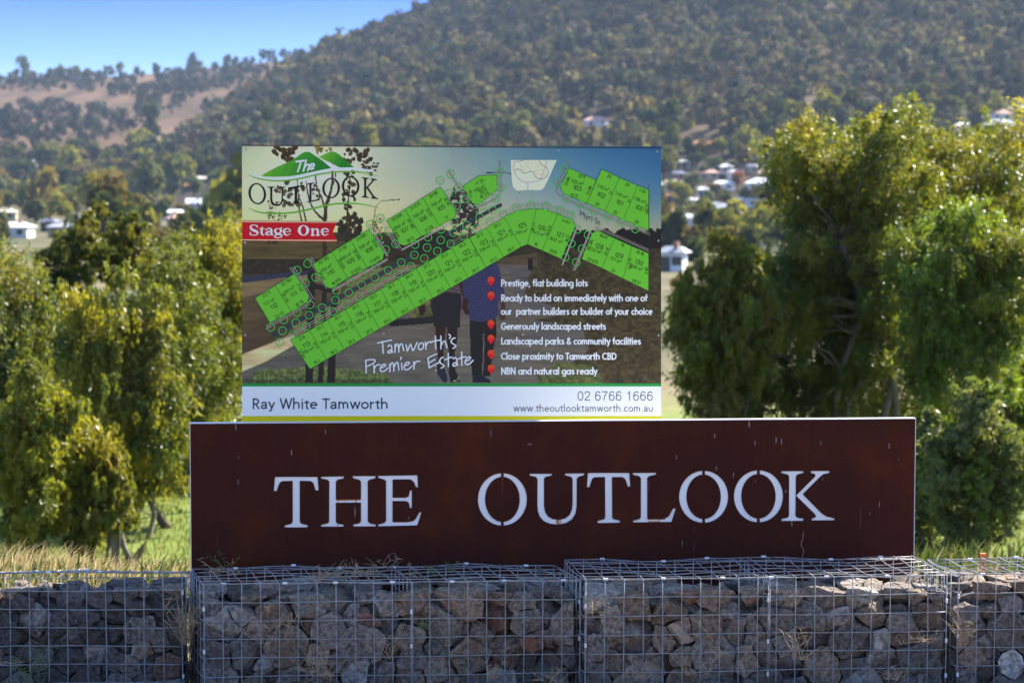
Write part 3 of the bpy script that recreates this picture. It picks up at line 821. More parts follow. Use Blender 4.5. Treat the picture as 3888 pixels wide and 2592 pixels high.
# the couple walking away, seen from behind
z6 = T(1500, 1000, .30618)
fill(inside(z6([(660, 300), (800, 240), (830, 330), (820, 430), (600, 420)])), (70, 58, 66))
for k in range(7): line(z6([(620, 300 + k * 22), (720, 296 + k * 20), (815, 330 + k * 16)]), 2.2, (44, 38, 54) if k % 2 else (92, 76, 78))
fill(inside(z6([(440, 460), (620, 360), (815, 380), (828, 520), (805, 640), (808, 795), (700, 800), (640, 790), (610, 780), (480, 775), (468, 650), (440, 520)])), (30, 27, 36))
fill(inside(z6([(497, 770), (632, 775), (620, 900), (600, 1050), (605, 1290), (520, 1300), (528, 1080), (505, 920)])), (46, 26, 26))
fill(inside(z6([(650, 780), (775, 790), (770, 950), (742, 1100), (745, 1310), (668, 1320), (665, 1080), (640, 930)])), (34, 24, 28))
fill(inside(z6([(510, 1300), (610, 1290), (650, 1400), (640, 1475), (600, 1470), (520, 1370)])), (36, 34, 58))
fill(inside(z6([(655, 1320), (745, 1310), (790, 1420), (800, 1465), (690, 1475)])), (30, 27, 34))
line(z6([(505, 1275), (510, 1325)]), 2.5, (190, 180, 170))
line(z6([(720, 1458, 2), (770, 1445, 4), (790, 1405, 3)]), 2, (206, 196, 130))
fill(inside(z6([(290, 540), (370, 500), (380, 600), (330, 660), (300, 620)])), (40, 24, 22))
fill(inside(z6([(790, 240), (850, 200), (910, 440), (915, 640), (870, 630), (830, 560), (840, 440)])), (48, 26, 26))
sh = inside(z6([(840, 200), (1000, 120), (1200, 0), (1240, -10), (1290, 50), (1320, 200), (1360, 360), (1330, 420), (1290, 440), (1275, 540), (1295, 600), (1245, 690), (1080, 725), (925, 705), (910, 440), (840, 420)]))
fill(sh, (50, 52, 104), nz=n2, amt=.12)
ck = (np.mod(GX - .08 * (GY - 1000), 9.5) < 2.4) | (np.mod(GY + .08 * GX, 9.5) < 2.4)
fill(sh & ck, (30, 30, 62), .85)
fill(inside(z6([(1290, 430), (1350, 410), (1372, 560), (1370, 690), (1310, 710), (1290, 650), (1315, 560)])), (62, 42, 38))
fill(inside(z6([(925, 705), (1080, 725), (1245, 690), (1262, 850), (1215, 1080), (1180, 1400), (1085, 1400), (1105, 1180), (1100, 860), (1085, 1150), (1080, 1400), (960, 1430), (935, 1130)])), (27, 25, 28))
line(z6([(1098, 800, 3), (1090, 920, 5), (1105, 990, 7), (1095, 1080, 7)]), 3, (100, 98, 100), .7)
fill(inside(z6([(960, 1390), (1085, 1390), (1180, 1440), (1190, 1478), (960, 1478)])), (28, 27, 50))
CAN *= (1 + .05 * (RNG.random(GX.shape)[..., None] - .5))
uvv = np.empty(GX.shape + (3,))
o_ = np.array(BRD.O - CAM); nn = np.array(BRD.n); uu = np.array(BRD.u); v_ = np.array(BRD.v)
dirs = np.array(FWD) + np.array((1, 0, 0)) * ((GX - CX) / FPX)[..., None] + np.array(UPV) * ((CY - GY) / FPX)[..., None]
tt = o_.dot(nn) / (dirs @ nn)
q = dirs * tt[..., None] - o_
uvv[..., 0], uvv[..., 2], uvv[..., 1] = q @ uu, q @ v_, -.0008
hN, wN = GX.shape
i, j = np.meshgrid(np.arange(hN - 1), np.arange(wN - 1), indexing='ij')
a = (i * wN + j).ravel()
M_PRINT = mat_tint("printed_ink", rough=.45, spec=.25)
fast_mesh("printed_photo", uvv.reshape(-1, 3), np.stack([a, a + wN, a + wN + 1, a + 1], -1), M_PRINT, board, tint=np.clip(ink((CAN * .84 + CAN.mean(-1, keepdims=True) * .16).reshape(-1, 3)) * 1.12, 0, .85))

# ---- footer
L0, L1 = 918.9, 2510.4
art = Art(BRD, .0010)
art.poly([(L0, 1455.5), (L1, 1455.5), (L1, 1466.6), (L0, 1466.6)], 0)
art.y = .0010; art.poly([(L0, 1466.6), (L1, 1466.6), (L1, 1578.5), (L0, 1578.5)], 1)
art.y = .0010; art.poly([(L0, 1578.5), (L1, 1578.5), (L1, 1622), (L0, 1622)], 2)
foot = art.build("footer_strip", [ink_mat("green_ink", (14, 128, 60)), ink_mat("footer_white", (206, 208, 230)), ink_mat("yellow_ink", (172, 168, 4))], board)
# ---- estate logo
art = Art(BRD, .0012)
DG, LG, PW, WS, BK = 0, 1, 2, 3, 4
hill1 = [(258,357),(340,308),(430,262),(500,232),(560,205),(610,176),(650,148),(700,114),(722,105),(745,103),(768,106),(790,118),(840,152),(920,205),(985,255),(1008,278),(900,300),(800,320),(680,345),(560,362),(420,368),(300,366)]
hill2 = [(868,158),(905,142),(940,125),(985,104),(1005,100),(1025,101),(1060,115),(1090,136),(1120,160),(1180,215),(1245,268),(1090,270),(1050,248),(1010,225),(940,195)]
art.poly(z1(hill1), DG); art.poly(z1(hill2), DG)
def band(poly, x0, x1, m):
    """the slice of a printed hill between two slanted lines"""
    def clip(p, xc, keep_left):
        out = []
        f = lambda q: (q[0] + .55 * (q[1] - 230) - xc) * (1 if keep_left else -1)
        for i in range(len(p)):
            u, v = p[i - 1], p[i]
            if (f(u) <= 0) != (f(v) <= 0):
                t = f(u) / (f(u) - f(v)); out.append((u[0] + t * (v[0] - u[0]), u[1] + t * (v[1] - u[1])))
            if f(v) <= 0: out.append(v)
        return out
    p = clip(clip(poly, x1, True), x0, False)
    if len(p) > 2: art.poly(z1(p), m, dy=0)
for h_, xa_, xb_ in ((hill1, 230, 800), (hill2, 840, 1100)):
    for k in range(6):
        band(h_, xa_ + (xb_ - xa_) * k / 6 - (400 if k == 0 else 0), xa_ + (xb_ - xa_) * (k + 1) / 6, 5 + k)
    art.y += 1e-4
art.poly(z1([(915,202),(985,215),(1055,258),(1110,272),(1160,280),(1005,292),(1000,275)]), PW)
art.stroke(z1([(130,332,2),(230,366,9),(400,391,13),(560,385,17),(750,345,17),(950,300,14),(1080,287,14),(1250,283,14),(1400,303,9),(1475,326,2)]), PW, cap=False)
art.stroke(z1([(122,348,2),(200,380,5),(330,404,7),(480,410,8),(650,390,8),(850,345,8),(1050,318,7),(1250,315,7),(1380,332,5),(1508,360,1.5)]), LG, cap=False)
art.stroke(z1([(122,700,2),(220,740,6),(350,757,8),(480,757,8),(650,740,9),(850,695,9),(1000,662,8),(1180,650,8),(1330,660,6),(1440,682,4),(1508,703,1.5)]), LG, cap=False)
for st in ([(628,208),(712,196)], [(680,205),(664,260),(645,312)], [(735,192),(718,258),(706,308)], [(718,268),(742,240),(764,240),(766,258),(752,302)],
           [(778,266),(818,252),(818,236),(800,229),(780,246),(772,275),(788,288),(814,278)]):
    art.stroke(z1([(x_, y_, 9) for x_, y_ in st]), WS, step=2)
def place_glyph(poly, box, slope):
    p = np.array(poly, float); x0, x1, y0, y1 = box
    X = x0 + (p[:, 0] - p[:, 0].min()) / np.ptp(p[:, 0]) * (x1 - x0); Y = y0 + (p[:, 1] - p[:, 1].min()) / np.ptp(p[:, 1]) * (y1 - y0)
    return list(zip(X, Y + slope * (X - (x0 + x1) / 2)))
for g, box, sl in ((G_U, (325,515,472,680), .02), (G_T, (540,712,468,655), -.16), (G_L, (742,890,428,630), -.16)):
    art.poly(z1(place_glyph(g, box, sl)), BK)
for cx_, cy_, rx_, ry_, sl in ((215,548,94,112,.12), (1000,489,94,108,-.05), (1208,469,93,107,.03)):
    for sd in (-1, 1):
        art.poly(z1([(x_, y_ + sl * (x_ - cx_)) for x_, y_ in half_o(cx_, cy_, rx_, ry_, rx_ * .74, ry_ * .88, .01, sd)]), BK)
kp = np.array(G_K1 + G_K2, float); kx0, kx1, ky0, ky1 = kp[:, 0].min(), kp[:, 0].max(), kp[:, 1].min(), kp[:, 1].max()
for g in (G_K1, G_K2):
    art.poly(z1([(1325 + (x_ - kx0) / (kx1 - kx0) * 180 - 4 * (g is G_K2), 380 + (y_ - ky0) / (ky1 - ky0) * 215 + .14 * ((x_ - kx0) / (kx1 - kx0) * 180 - 70)) for x_, y_ in g]), BK)
art.build("estate_logo", [ink_mat("deep_green_ink", (28, 118, 32)), ink_mat("leaf_green_ink", (92, 158, 38)), ink_mat("pale_swoosh_ink", (196, 210, 226)), ink_mat("paper_white", (222, 224, 232)), ink_mat("black_ink", (20, 17, 24))] + [ink_mat(f"hill_ink", (98 - 11 * k, 166 - 8 * k, 36)) for k in range(6)], board)

# ---- red ribbon "Stage One"
z5 = T(910, 820, .17007)
art = Art(BRD, .0014)
art.poly(z5([(54,102),(2180,120),(2085,340),(2180,578),(54,552)]), 0)
art.stroke(z5([(54,128,10),(2172,140,10)]), 1, smooth=False, cap=False); art.stroke(z5([(54,535,10),(2172,548,10)]), 1, smooth=False, cap=False)
rib = art.build("stage_ribbon", [ink_mat("ribbon_red", (176, 4, 24)), ink_mat("ribbon_cream", (226, 184, 164))], board)
art = Art(BRD, .0022)
def blk(*pts, **k): art.stroke(z5(pts), 0, step=1.5, cap=k.get("cap", True))
blk((388,238,10),(355,208,9),(308,203,9),(262,218,16),(246,262,22),(275,302,26),(330,326,28),(385,352,26),(402,386,20),(372,420,12),(320,430,9),(268,420,9),(238,385,9))
blk((392,208,8),(396,258,8)); blk((230,358,8),(238,428,8))
blk((505,235,5),(492,300,22),(490,385,22),(518,425,13),(558,404,5)); blk((442,286,9),(556,286,9))
blk((588,312,14),(618,285,11),(665,278,12),(704,302,22),(710,340,23),(710,400,23),(728,424,12),(750,416,5)); blk((700,340,10),(645,350,16),(597,385,23),(614,420,14),(660,420,10),(700,390,8))
for sd in (-1, 1): art.poly(z5(half_o(858, 332, 92, 60, 42, 46, .01, sd)))
blk((812,375,8),(790,398,9),(832,408,15),(900,410,20),(942,432,16),(925,470,11),(860,486,9),(790,474,13),(782,448,13),(820,428,8)); blk((912,292,9),(925,266,11),(945,270,11))
for dx in (0, 848):
    blk((985+dx,350,8),(1126+dx,348,8),(1112+dx,300,14),(1055+dx,281,10),(1000+dx,308,22),(990+dx,356,25),(1010+dx,405,20),(1062+dx,429,11),(1134+dx,396,5))
for sd in (-1, 1): art.poly(z5(half_o(1425, 321, 128, 117, 62, 100, .01, sd)))
blk((1628,292,23),(1628,428,23)); blk((1588,290,8),(1640,288,8)); blk((1588,430,8),(1690,430,8)); blk((1650,325,8),(1692,288,12),(1738,306,22),(1746,345,24),(1746,425,24)); blk((1708,430,8),(1788,430,8))
art.build("ribbon_lettering", [ink_mat("ribbon_white", (216, 214, 228))], board)

# ---- the lot plan
art = Art(BRD, .0012)
GRN, GLN, RD, RING, GREY, PALE, LILAC, ORNG, DKG, WHT, BKT = range(11)
rw, rh = (170.5, -98.5)
lots = {}
for k, nme in enumerate(range(113, 123)):
    tl = (515, 738) if nme == 113 else (697 + (k - 1) * 170.6, 640 - (k - 1) * 98.7)
    tr = (697 + k * 170.6, 640 - k * 98.7); bl_ = (700, 1013) if nme == 113 else (858 + (k - 1) * 170.3, 920 - (k - 1) * 97.8); br = (858 + k * 170.3, 920 - k * 97.8)
    lots[nme] = z3([tl, tr, br, bl_])
lots[123] = z2([(228,1017),(415,910),(592,1222),(405,1330)]); lots[124] = z2([(415,910),(600,800),(780,1112),(592,1222)])
lots[125] = z2([(600,800),(650,771),(700,748),(760,728),(840,715),(942,710),(848,1085),(780,1112)])
lots[126] = z2([(942,710),(1000,713),(1060,724),(1115,742),(1170,765),(1003,1150),(848,1085)])
lots[127] = z2([(1170,765),(1330,830),(1358,888),(1207,1240),(1003,1150)])
lots[128] = z2([(1535,965),(1592,938),(1775,1022),(1637,1337),(1422,1240)]); lots[129] = z2([(1775,1022),(1958,1105),(1865,1450),(1637,1337)])
lots[130] = z2([(1958,1105),(2135,1180),(2135,1581),(1865,1450)])
lots[100] = z2([(2020,462),(2135,508),(2135,940),(1865,822)]); lots[101] = z2([(1825,378),(2020,462),(1865,822),(1672,732)])
lots[102] = z2([(1635,287),(1825,378),(1672,732),(1477,648)]); lots[103] = z2([(1290,275),(1578,405),(1477,648),(1225,542),(1198,480)])
lots[104] = z2([(335,355),(520,348),(525,505),(320,665),(262,652),(160,468)])
lots[105] = z1([(1975,590),(2163,475),(2328,745),(2325,790),(2150,888)]); lots[106] = z1([(1783,715),(1975,590),(2150,888),(1960,1002)])
lots[107] = z1([(1588,832),(1783,715),(1960,1002),(1790,1100),(1738,1088)]); lots[108] = z1([(1208,1042),(1402,922),(1563,1168),(1553,1240),(1385,1335)])
lots[109] = z1([(1008,1165),(1208,1042),(1385,1335),(1175,1445)]); lots[110] = z1([(803,1298),(1008,1165),(1175,1445),(1000,1555),(945,1538)])
lots[111] = z3([(367,213),(553,98),(692,315),(675,370),(522,463)]); lots[112] = z3([(172,332),(367,213),(522,463),(317,570)])
# road edges, median strip and park first
def rl_(f, pts, col=GREY, w=.8): art.stroke(f(pts), col, w=w, cap=False, step=12)
for off in (0, 22, 40):
    rl_(z3, [(390 - off * .5, 805 - off), (700 - off * .5, 620 - off)], WHT if off else GREY); rl_(z3, [(700 - off * .5, 620 - off), (1720 - off * .5, 34 - off)], WHT if off else GREY)
    rl_(z2, [(10 - off * .5, 1120 - off), (600 - off * .5, 786 - off), (760 - off * .2, 715 - off), (942, 690 - off), (1100 + off * .2, 712 - off), (1330 + off * .3, 810 - off)], GREY)
    rl_(z3, [(275 + off * .3, 632 - off), (700 + off * .3, 388 - off)], WHT); rl_(z3, [(740 - off, 345 + off * .2), (545 - off, 30 + off * .2)], WHT)
    rl_(z1, [(955 + off, 1560 - off * .3), (750 + off, 1230 - off * .3)], WHT); rl_(z1, [(1010, 1570 + off * .5), (1600, 1232 + off * .5)], WHT)
    rl_(z1, [(1590 + off * .5, 1210), (1390 + off * .5, 870)], WHT); rl_(z1, [(1745 - off, 1130), (1540 - off, 800)], WHT); rl_(z1, [(1750, 1140 + off * .3), (2290, 840 + off * .3)], WHT)
    rl_(z2, [(130 - off * .4, 790), (-20 - off * .4, 540)], GREY); rl_(z2, [(280 - off, 700), (10 - off * .3, 300)], GREY); rl_(z2, [(290, 700 + off * .3), (510, 590 + off * .3), (570, 520)], GREY)
    rl_(z2, [(540 + off * .6, 195), (545 + off * .6, 520)], GREY); rl_(z2, [(1290 - off * .6 + 20, 190), (1160 - off * .4 + 10, 480), (1200, 560 + off * .4), (1480, 690 + off * .6), (2150, 965 + off * .6)], GREY)
    rl_(z2, [(1400 - off * .4, 860), (1180 - off * .2 + 40, 1310)], WHT); rl_(z2, [(1520 + off * .3, 920), (1330 + off * .6, 1365)], WHT); rl_(z2, [(1560, 890 + off * .6), (1760, 970 + off * .6), (2140, 1140 + off * .6)], GREY)
art.stroke(z3([(345, 690, 20), (800, 432, 20), (1200, 205, 20), (1700, -85, 20)]), DKG, cap=True, step=20)
art.stroke(z2([(-10, 985, 19), (250, 838, 19), (560, 668, 19)]), DKG, cap=True, step=20)
art.poly(z2([(668,190),(1158,190),(1062,410),(1040,450),(1022,488),(985,512),(850,508),(745,518),(712,500),(690,470),(680,400)]), PALE)
art.stroke(z2([(712,195,8),(702,290,8),(740,375,8),(810,422,8),(900,425,8),(985,395,8),(1020,310,8),(1055,195,8)]), LILAC, step=6); art.stroke(z2([(840,425,8),(852,460,8),(845,505,8)]), LILAC, step=6)
art.stroke(z2([(725,212),(780,200),(800,192)]), DKG, w=.9, step=4)
art.stroke(z2([(714,305),(740,285),(775,300),(800,330),(840,325),(880,310),(915,330),(930,365),(980,392),(1040,375),(1068,320),(1050,270),(1000,240),(972,195)]), DKG, w=.9, step=4)
for pts in ([(765,225),(785,260),(770,300)], [(800,200),(830,230),(825,270),(808,300),(815,325)], [(860,200),(850,250),(880,290),(885,315)], [(885,195),(900,250),(950,265),(990,240)], [(920,200),(940,225),(990,222)], [(915,315),(950,295),(1000,300),(1020,290)], [(930,310),(950,340),(1000,345),(1040,340),(1035,365)]):
    art.stroke(z2(pts), ORNG, w=.7, step=4)
base_y = art.y
# green lots with their dark outlines
for nme, p in lots.items():
    art.y = base_y; art.poly(p, GRN)
art.y = base_y + 2e-4
for nme, p in lots.items():
    for i in range(len(p)):
        art.stroke([p[i], p[(i + 1) % len(p)]], GLN, w=.75, smooth=False, cap=False, dy=1e-6)
    art.y += 1e-5
rl_(z2, [(2137, 445), (2137, 1180)], GLN, .8)
# street trees: a green ring with a small red cross
trees1 = [(2160,408),(2268,338),(2248,545),(1525,808),(1415,875),(1610,945),(1500,1015),(1685,1080),(1580,1140),(1893,1088),(2030,1010),(2168,928),(2165,1040),(2020,1120),(1885,1197),(1745,1278),(1990,1235),(2130,1157),(2270,1080),(1850,1318),(1608,1360),(1465,1437),(1325,1515),(1475,1328),(1335,1408),(1195,1490),(750,1290),(640,1360),(835,1435),(728,1497),(1712,1400),(1570,1480),(1430,1550)]
trees3 = [(323,612),(450,540),(577,470),(703,397),(437,645),(565,570),(692,495),(818,425),(410,755),(537,680),(663,605),(790,530),(918,460),(1043,388),(1168,318),(945,352),(1073,280),(953,255),(1080,180)]
trees2 = [(115,478),(190,603),(90,675),(65,848),(60,960),(200,882),(338,800),(478,722),(168,1000),(307,920),(445,840),(585,762),(553,322),(562,482),(507,597),(368,680),(730,697),(887,667),(1045,680),(1197,723),(1310,775),(1378,928),(1313,1077),(1248,1222),(1237,283),(1172,432),(1265,597),(1410,662),(1555,728),(1702,793),(1847,857),(1993,922),(1490,985),(1428,1132),(1365,1277)]
art.y = base_y + 8e-4
for f, lst in ((z1, trees1), (z3, trees3), (z2, trees2)):
    for (x_, y_) in f(lst):
        art.ring(x_, y_, 14.5, 1.5, RING, dy=0)
        s_ = 2.4
        art.stroke([(x_ - s_, y_), (x_ + s_, y_)], RD, w=.9, smooth=False, cap=False, dy=0); art.y += 4e-5
        art.stroke([(x_, y_ - s_), (x_, y_ + s_)], RD, w=.9, smooth=False, cap=False, dy=0); art.y -= 4e-5
# single-stroke drafting numerals
DIG = {'0': [[(.3,0),(.08,.2),(0,.5),(.08,.8),(.3,1),(.52,.8),(.6,.5),(.52,.2),(.3,0)]], '1': [[(.1,.8),(.35,1),(.35,0)]], '2': [[(.03,.75),(.12,.95),(.35,1),(.56,.85),(.5,.6),(0,0),(.6,0)]],
       '3': [[(.05,1),(.55,1),(.25,.6),(.5,.55),(.6,.3),(.45,.05),(.2,0),(.02,.15)]], '4': [[(.42,0),(.42,1),(0,.33),(.62,.33)]], '5': [[(.52,1),(.1,1),(.05,.58),(.3,.65),(.55,.5),(.58,.25),(.4,.02),(.15,.02),(.02,.15)]],
       '6': [[(.52,.9),(.3,1),(.1,.8),(.02,.4),(.1,.1),(.3,0),(.55,.15),(.55,.45),(.3,.6),(.06,.4)]], '7': [[(0,1),(.6,1),(.2,0)]], '8': [[(.3,.55),(.08,.72),(.12,.95),(.3,1),(.5,.95),(.53,.72),(.3,.55),(.05,.35),(.05,.1),(.3,0),(.56,.1),(.56,.35),(.3,.55)]],
       '9': [[(.55,.6),(.3,.4),(.05,.55),(.05,.85),(.3,1),(.5,.9),(.58,.6),(.5,.2),(.3,0),(.08,.1)]], '.': [[(.1,0),(.14,.06)]], 'm': [[(0,0),(0,.6)],[(0,.42),(.18,.6),(.36,.5),(.36,0)],[(.36,.42),(.54,.6),(.72,.5),(.72,0)]], ' ': []}
ADV = {'.': .3, 'm': .95, ' ': .45, '1': .6}
def draft(txt, cx_, cy_, h, ang, w):
    tot = sum(ADV.get(c, .8) if c != '²' else .45 for c in txt) - .2
    ca, sa = math.cos(R(ang)), math.sin(R(ang)); x = -tot / 2
    for c in txt:
        k, up, key = (1, 0, c) if c != '²' else (.5, .55, '2')
        for st in DIG[key]:
            pts = []
            for (a_, b_) in st:
                lx, ly = (x + a_ * k) * h, -((b_ * k + up) - .5) * h
                pts.append((cx_ + lx * ca - ly * sa, cy_ + lx * sa + ly * ca))
            art.stroke(pts, BKT, w=w, step=4, smooth=len(pts) > 4, dy=1e-6, cap=False)
        x += ADV.get(c, .8) if c != '²' else .45
art.y = base_y + 14e-4
def lerp2(q, s_, t_):
    (ax, ay), (bx, by), (cx2, cy2), (dx_, dy_) = q
    return ((ax * (1 - s_) + bx * s_) * (1 - t_) + (dx_ * (1 - s_) + cx2 * s_) * t_, (ay * (1 - s_) + by * s_) * (1 - t_) + (dy_ * (1 - s_) + cy2 * s_) * t_)
def lot_text(quad, num, area, top, bot, side=None, side2=None, numfirst=False, npos=.42, ang=None):
    a0 = math.degrees(math.atan2(quad[1][1] - quad[0][1], quad[1][0] - quad[0][0])) if ang is None else ang
    x_, y_ = lerp2(quad, .5, npos if numfirst else npos + .14); draft(str(num), x_, y_, 16, a0, 1.0)
    x_, y_ = lerp2(quad, .42, npos + .17 if numfirst else npos - .06); draft(area + " m²", x_, y_, 11.5, a0, .75)
    if top: x_, y_ = lerp2(quad, .5, .09); draft(top, x_, y_, 10.5, a0, .75)
    if bot: x_, y_ = lerp2(quad, .5, .91); draft(bot, x_, y_, 10.5, a0, .75)
    sa_ = math.degrees(math.atan2(quad[2][1] - quad[1][1], quad[2][0] - quad[1][0]))
    if sa_ > 90: sa_ -= 180
    if side: x_, y_ = lerp2(quad, .90, .48); draft(side, x_, y_, 10, sa_, .75)
    if side2: x_, y_ = lerp2(quad, .10, .5); draft(side2, x_, y_, 10, sa_, .75)
for nme in range(113, 125):
    lot_text(lots[nme], nme, "702" if nme == 113 else "700", "21.6" if nme == 113 else "20.3", "19.1" if nme == 113 else "20.3", "34.5", "34.59" if nme == 113 else None, numfirst=True, npos=.33)
lot_text(z2([(600,800),(942,660),(848,1085),(780,1112)]), 125, "705", None, None, None, numfirst=True, npos=.42, ang=-16)
lot_text(z2([(942,712),(1170,765),(1003,1150),(848,1085)]), 126, "745", None, "16", "40.975", "36.77", numfirst=True, npos=.45, ang=15)
lot_text(z2([(1170,765),(1370,850),(1207,1240),(1003,1150)]), 127, "842", "14.64", "20.8", "36.5", numfirst=True, npos=.45, ang=20)
lot_text(z2([(1560,925),(1775,1022),(1637,1337),(1422,1240)]), 128, "733", "18.62", "22.635", "33.18", "28.395", numfirst=True, npos=.42, ang=20)
lot_text(z2([(1775,1022),(1958,1105),(1865,1450),(1637,1337)]), 129, "721", "19", "24", None, numfirst=True, npos=.42, ang=20)
lot_text(z2([(1958,1105),(2135,1180),(2135,1581),(1865,1450)]), 130, "800", "18.18", "28.51", "38.2", "34.375", numfirst=True, npos=.36, ang=20)
lot_text(z2([(2020,462),(2135,508),(2135,940),(1865,822)]), 100, "736", "11.81", "28", "40.385", npos=.4, ang=22)
lot_text(lots[101], 101, "740", "20", "20", "37", npos=.48, ang=22); lot_text(lots[102], 102, "740", "20", "20", "37", npos=.5, ang=22)
lot_text(z2([(1290,275),(1578,405),(1477,648),(1190,530)]), 103, "725", "29.5", "25.5", "24.86", "20.86", npos=.45, ang=15)
lot_text(z2([(160,468),(500,348),(525,505),(262,652)]), 104, "700", "17.33", "18.175", None, "19.41", npos=.5, ang=-30)
lot_text(z1([(1975,590),(2163,475),(2340,770),(2150,888)]), 105, "700", "20.98", "17", "30.16"); lot_text(lots[106], 106, "700", "21.275", "21.29", "33.33")
lot_text(z1([(1588,832),(1783,715),(1960,1002),(1752,1120)]), 107, "700", "22.095", "18.11", "32.485", "27.605"); lot_text(z1([(1208,1042),(1402,922),(1575,1215),(1385,1335)]), 108, "700", "21.585", "17.605", "29.26")
lot_text(lots[109], 109, "700", "21.92", "21.935", "32.405", "31.535"); lot_text(z1([(803,1298),(1008,1165),(1175,1445),(960,1565)]), 110, "700", "22.795", "18.815", None, "26.63")
lot_text(z3([(367,213),(553,98),(700,350),(522,463)]), 111, "701", "22.765", "18.78", "27.62", "30.715"); lot_text(lots[112], 112, "717", "23.71", "23.73", None)
(xa, yb), (xb, yt) = z2([(1405, 785), (1622, 730)])
art.y = base_y + 16e-4
art.font("Myrl St", xa, xb, yb, 21, BKT, offset=-.006, slope=.46)
art.build("lot_plan", [ink_mat("lot_green", (92, 174, 50)), ink_mat("lot_outline", (28, 58, 18)), ink_mat("cross_red", (196, 60, 50)), ink_mat("ring_green", (62, 176, 78)), ink_mat("road_grey", (128, 126, 126)), ink_mat("park_cream", (206, 216, 196)),
                       ink_mat("lilac_path", (182, 176, 190)), ink_mat("contour_orange", (204, 160, 60)), ink_mat("median_slate", (46, 52, 66)), ink_mat("kerb_white", (168, 160, 172)), ink_mat("drafting_black", (26, 42, 18))], board)

# ---- slogan in handwriting
zs = T(1340, 1220, .22109)
SL = [[(425,372),(500,352),(585,335),(665,318)],[(510,345),(515,450),(522,545)],[(605,435),(625,405),(660,420),(668,470),(668,530)],[(665,490),(620,500),(600,525),(625,542),(665,515),(682,525)],
      [(722,395),(722,460),(722,530)],[(722,460),(750,395),(775,392),(785,450),(790,525)],[(790,460),(815,395),(845,387),(860,440),(872,500)],[(912,400),(925,450),(935,510),(965,440),(990,390),(1010,450),(1035,500),(1070,430),(1105,360)],
      [(1170,366),(1133,400),(1125,450),(1150,485),(1185,478),(1212,430),(1205,380),(1170,366)],[(1245,355),(1250,420),(1255,480)],[(1255,420),(1280,370),(1330,345)],[(1415,250),(1418,350),(1422,470)],[(1335,360),(1420,330),(1495,320)],
      [(1510,250),(1512,350),(1510,470)],[(1510,420),(1545,355),(1580,340),(1600,390),(1615,450)],[(1648,220),(1675,250),(1657,290)],[(1755,285),(1720,290),(1685,340),(1700,370),(1760,410),(1765,430),(1720,460)],
      [(220,670),(225,780),(230,890)],[(220,668),(300,655),(375,660),(370,700),(300,745),(232,775)],[(355,750),(365,820),(368,880)],[(368,810),(400,755),(465,740)],[(475,800),(530,780),(565,747),(530,735),(485,770),(468,820),(490,855),(540,850),(605,795)],
      [(630,740),(635,800),(635,860)],[(635,800),(655,725),(690,715),(700,780),(705,850)],[(705,790),(740,710),(770,705),(780,770),(790,835)],[(835,715),(840,780),(845,830)],[(828,612),(820,650)],[(885,760),(940,745),(970,712),(945,695),(900,725),(878,780),(900,825),(950,820),(1020,760)],
      [(1045,690),(1048,760),(1050,820)],[(1050,755),(1085,690),(1150,680)],[(1290,625),(1360,590),(1440,555)],[(1290,625),(1300,720),(1310,795)],[(1295,715),(1350,685),(1410,650)],[(1310,795),(1400,745),(1500,690)],[(1555,615),(1520,625),(1485,680),(1500,710),(1560,750),(1560,770),(1515,800)],
      [(1637,545),(1637,650),(1640,770)],[(1575,660),(1640,630),(1700,610)],[(1720,640),(1745,620),(1780,640),(1785,700),(1785,750)],[(1785,710),(1740,710),(1715,745),(1740,767),(1785,735),(1805,752)],[(1868,525),(1868,640),(1872,755)],[(1810,645),(1870,615),(1940,605)],[(1930,680),(1990,660),(2020,622),(1995,605),(1950,640),(1925,690),(1945,735),(1995,730),(2065,665)]]
art = Art(BRD, .0014)
for st in SL: art.stroke(zs([(x_ + 5, y_ + 7, 12) for x_, y_ in st]), 1, step=2)
for st in SL: art.stroke(zs([(x_, y_, 11.5) for x_, y_ in st]), 0, step=2)
art.build("slogan_lettering", [ink_mat("slogan_white", (206, 204, 232)), ink_mat("slogan_shade", (42, 40, 56))], board)

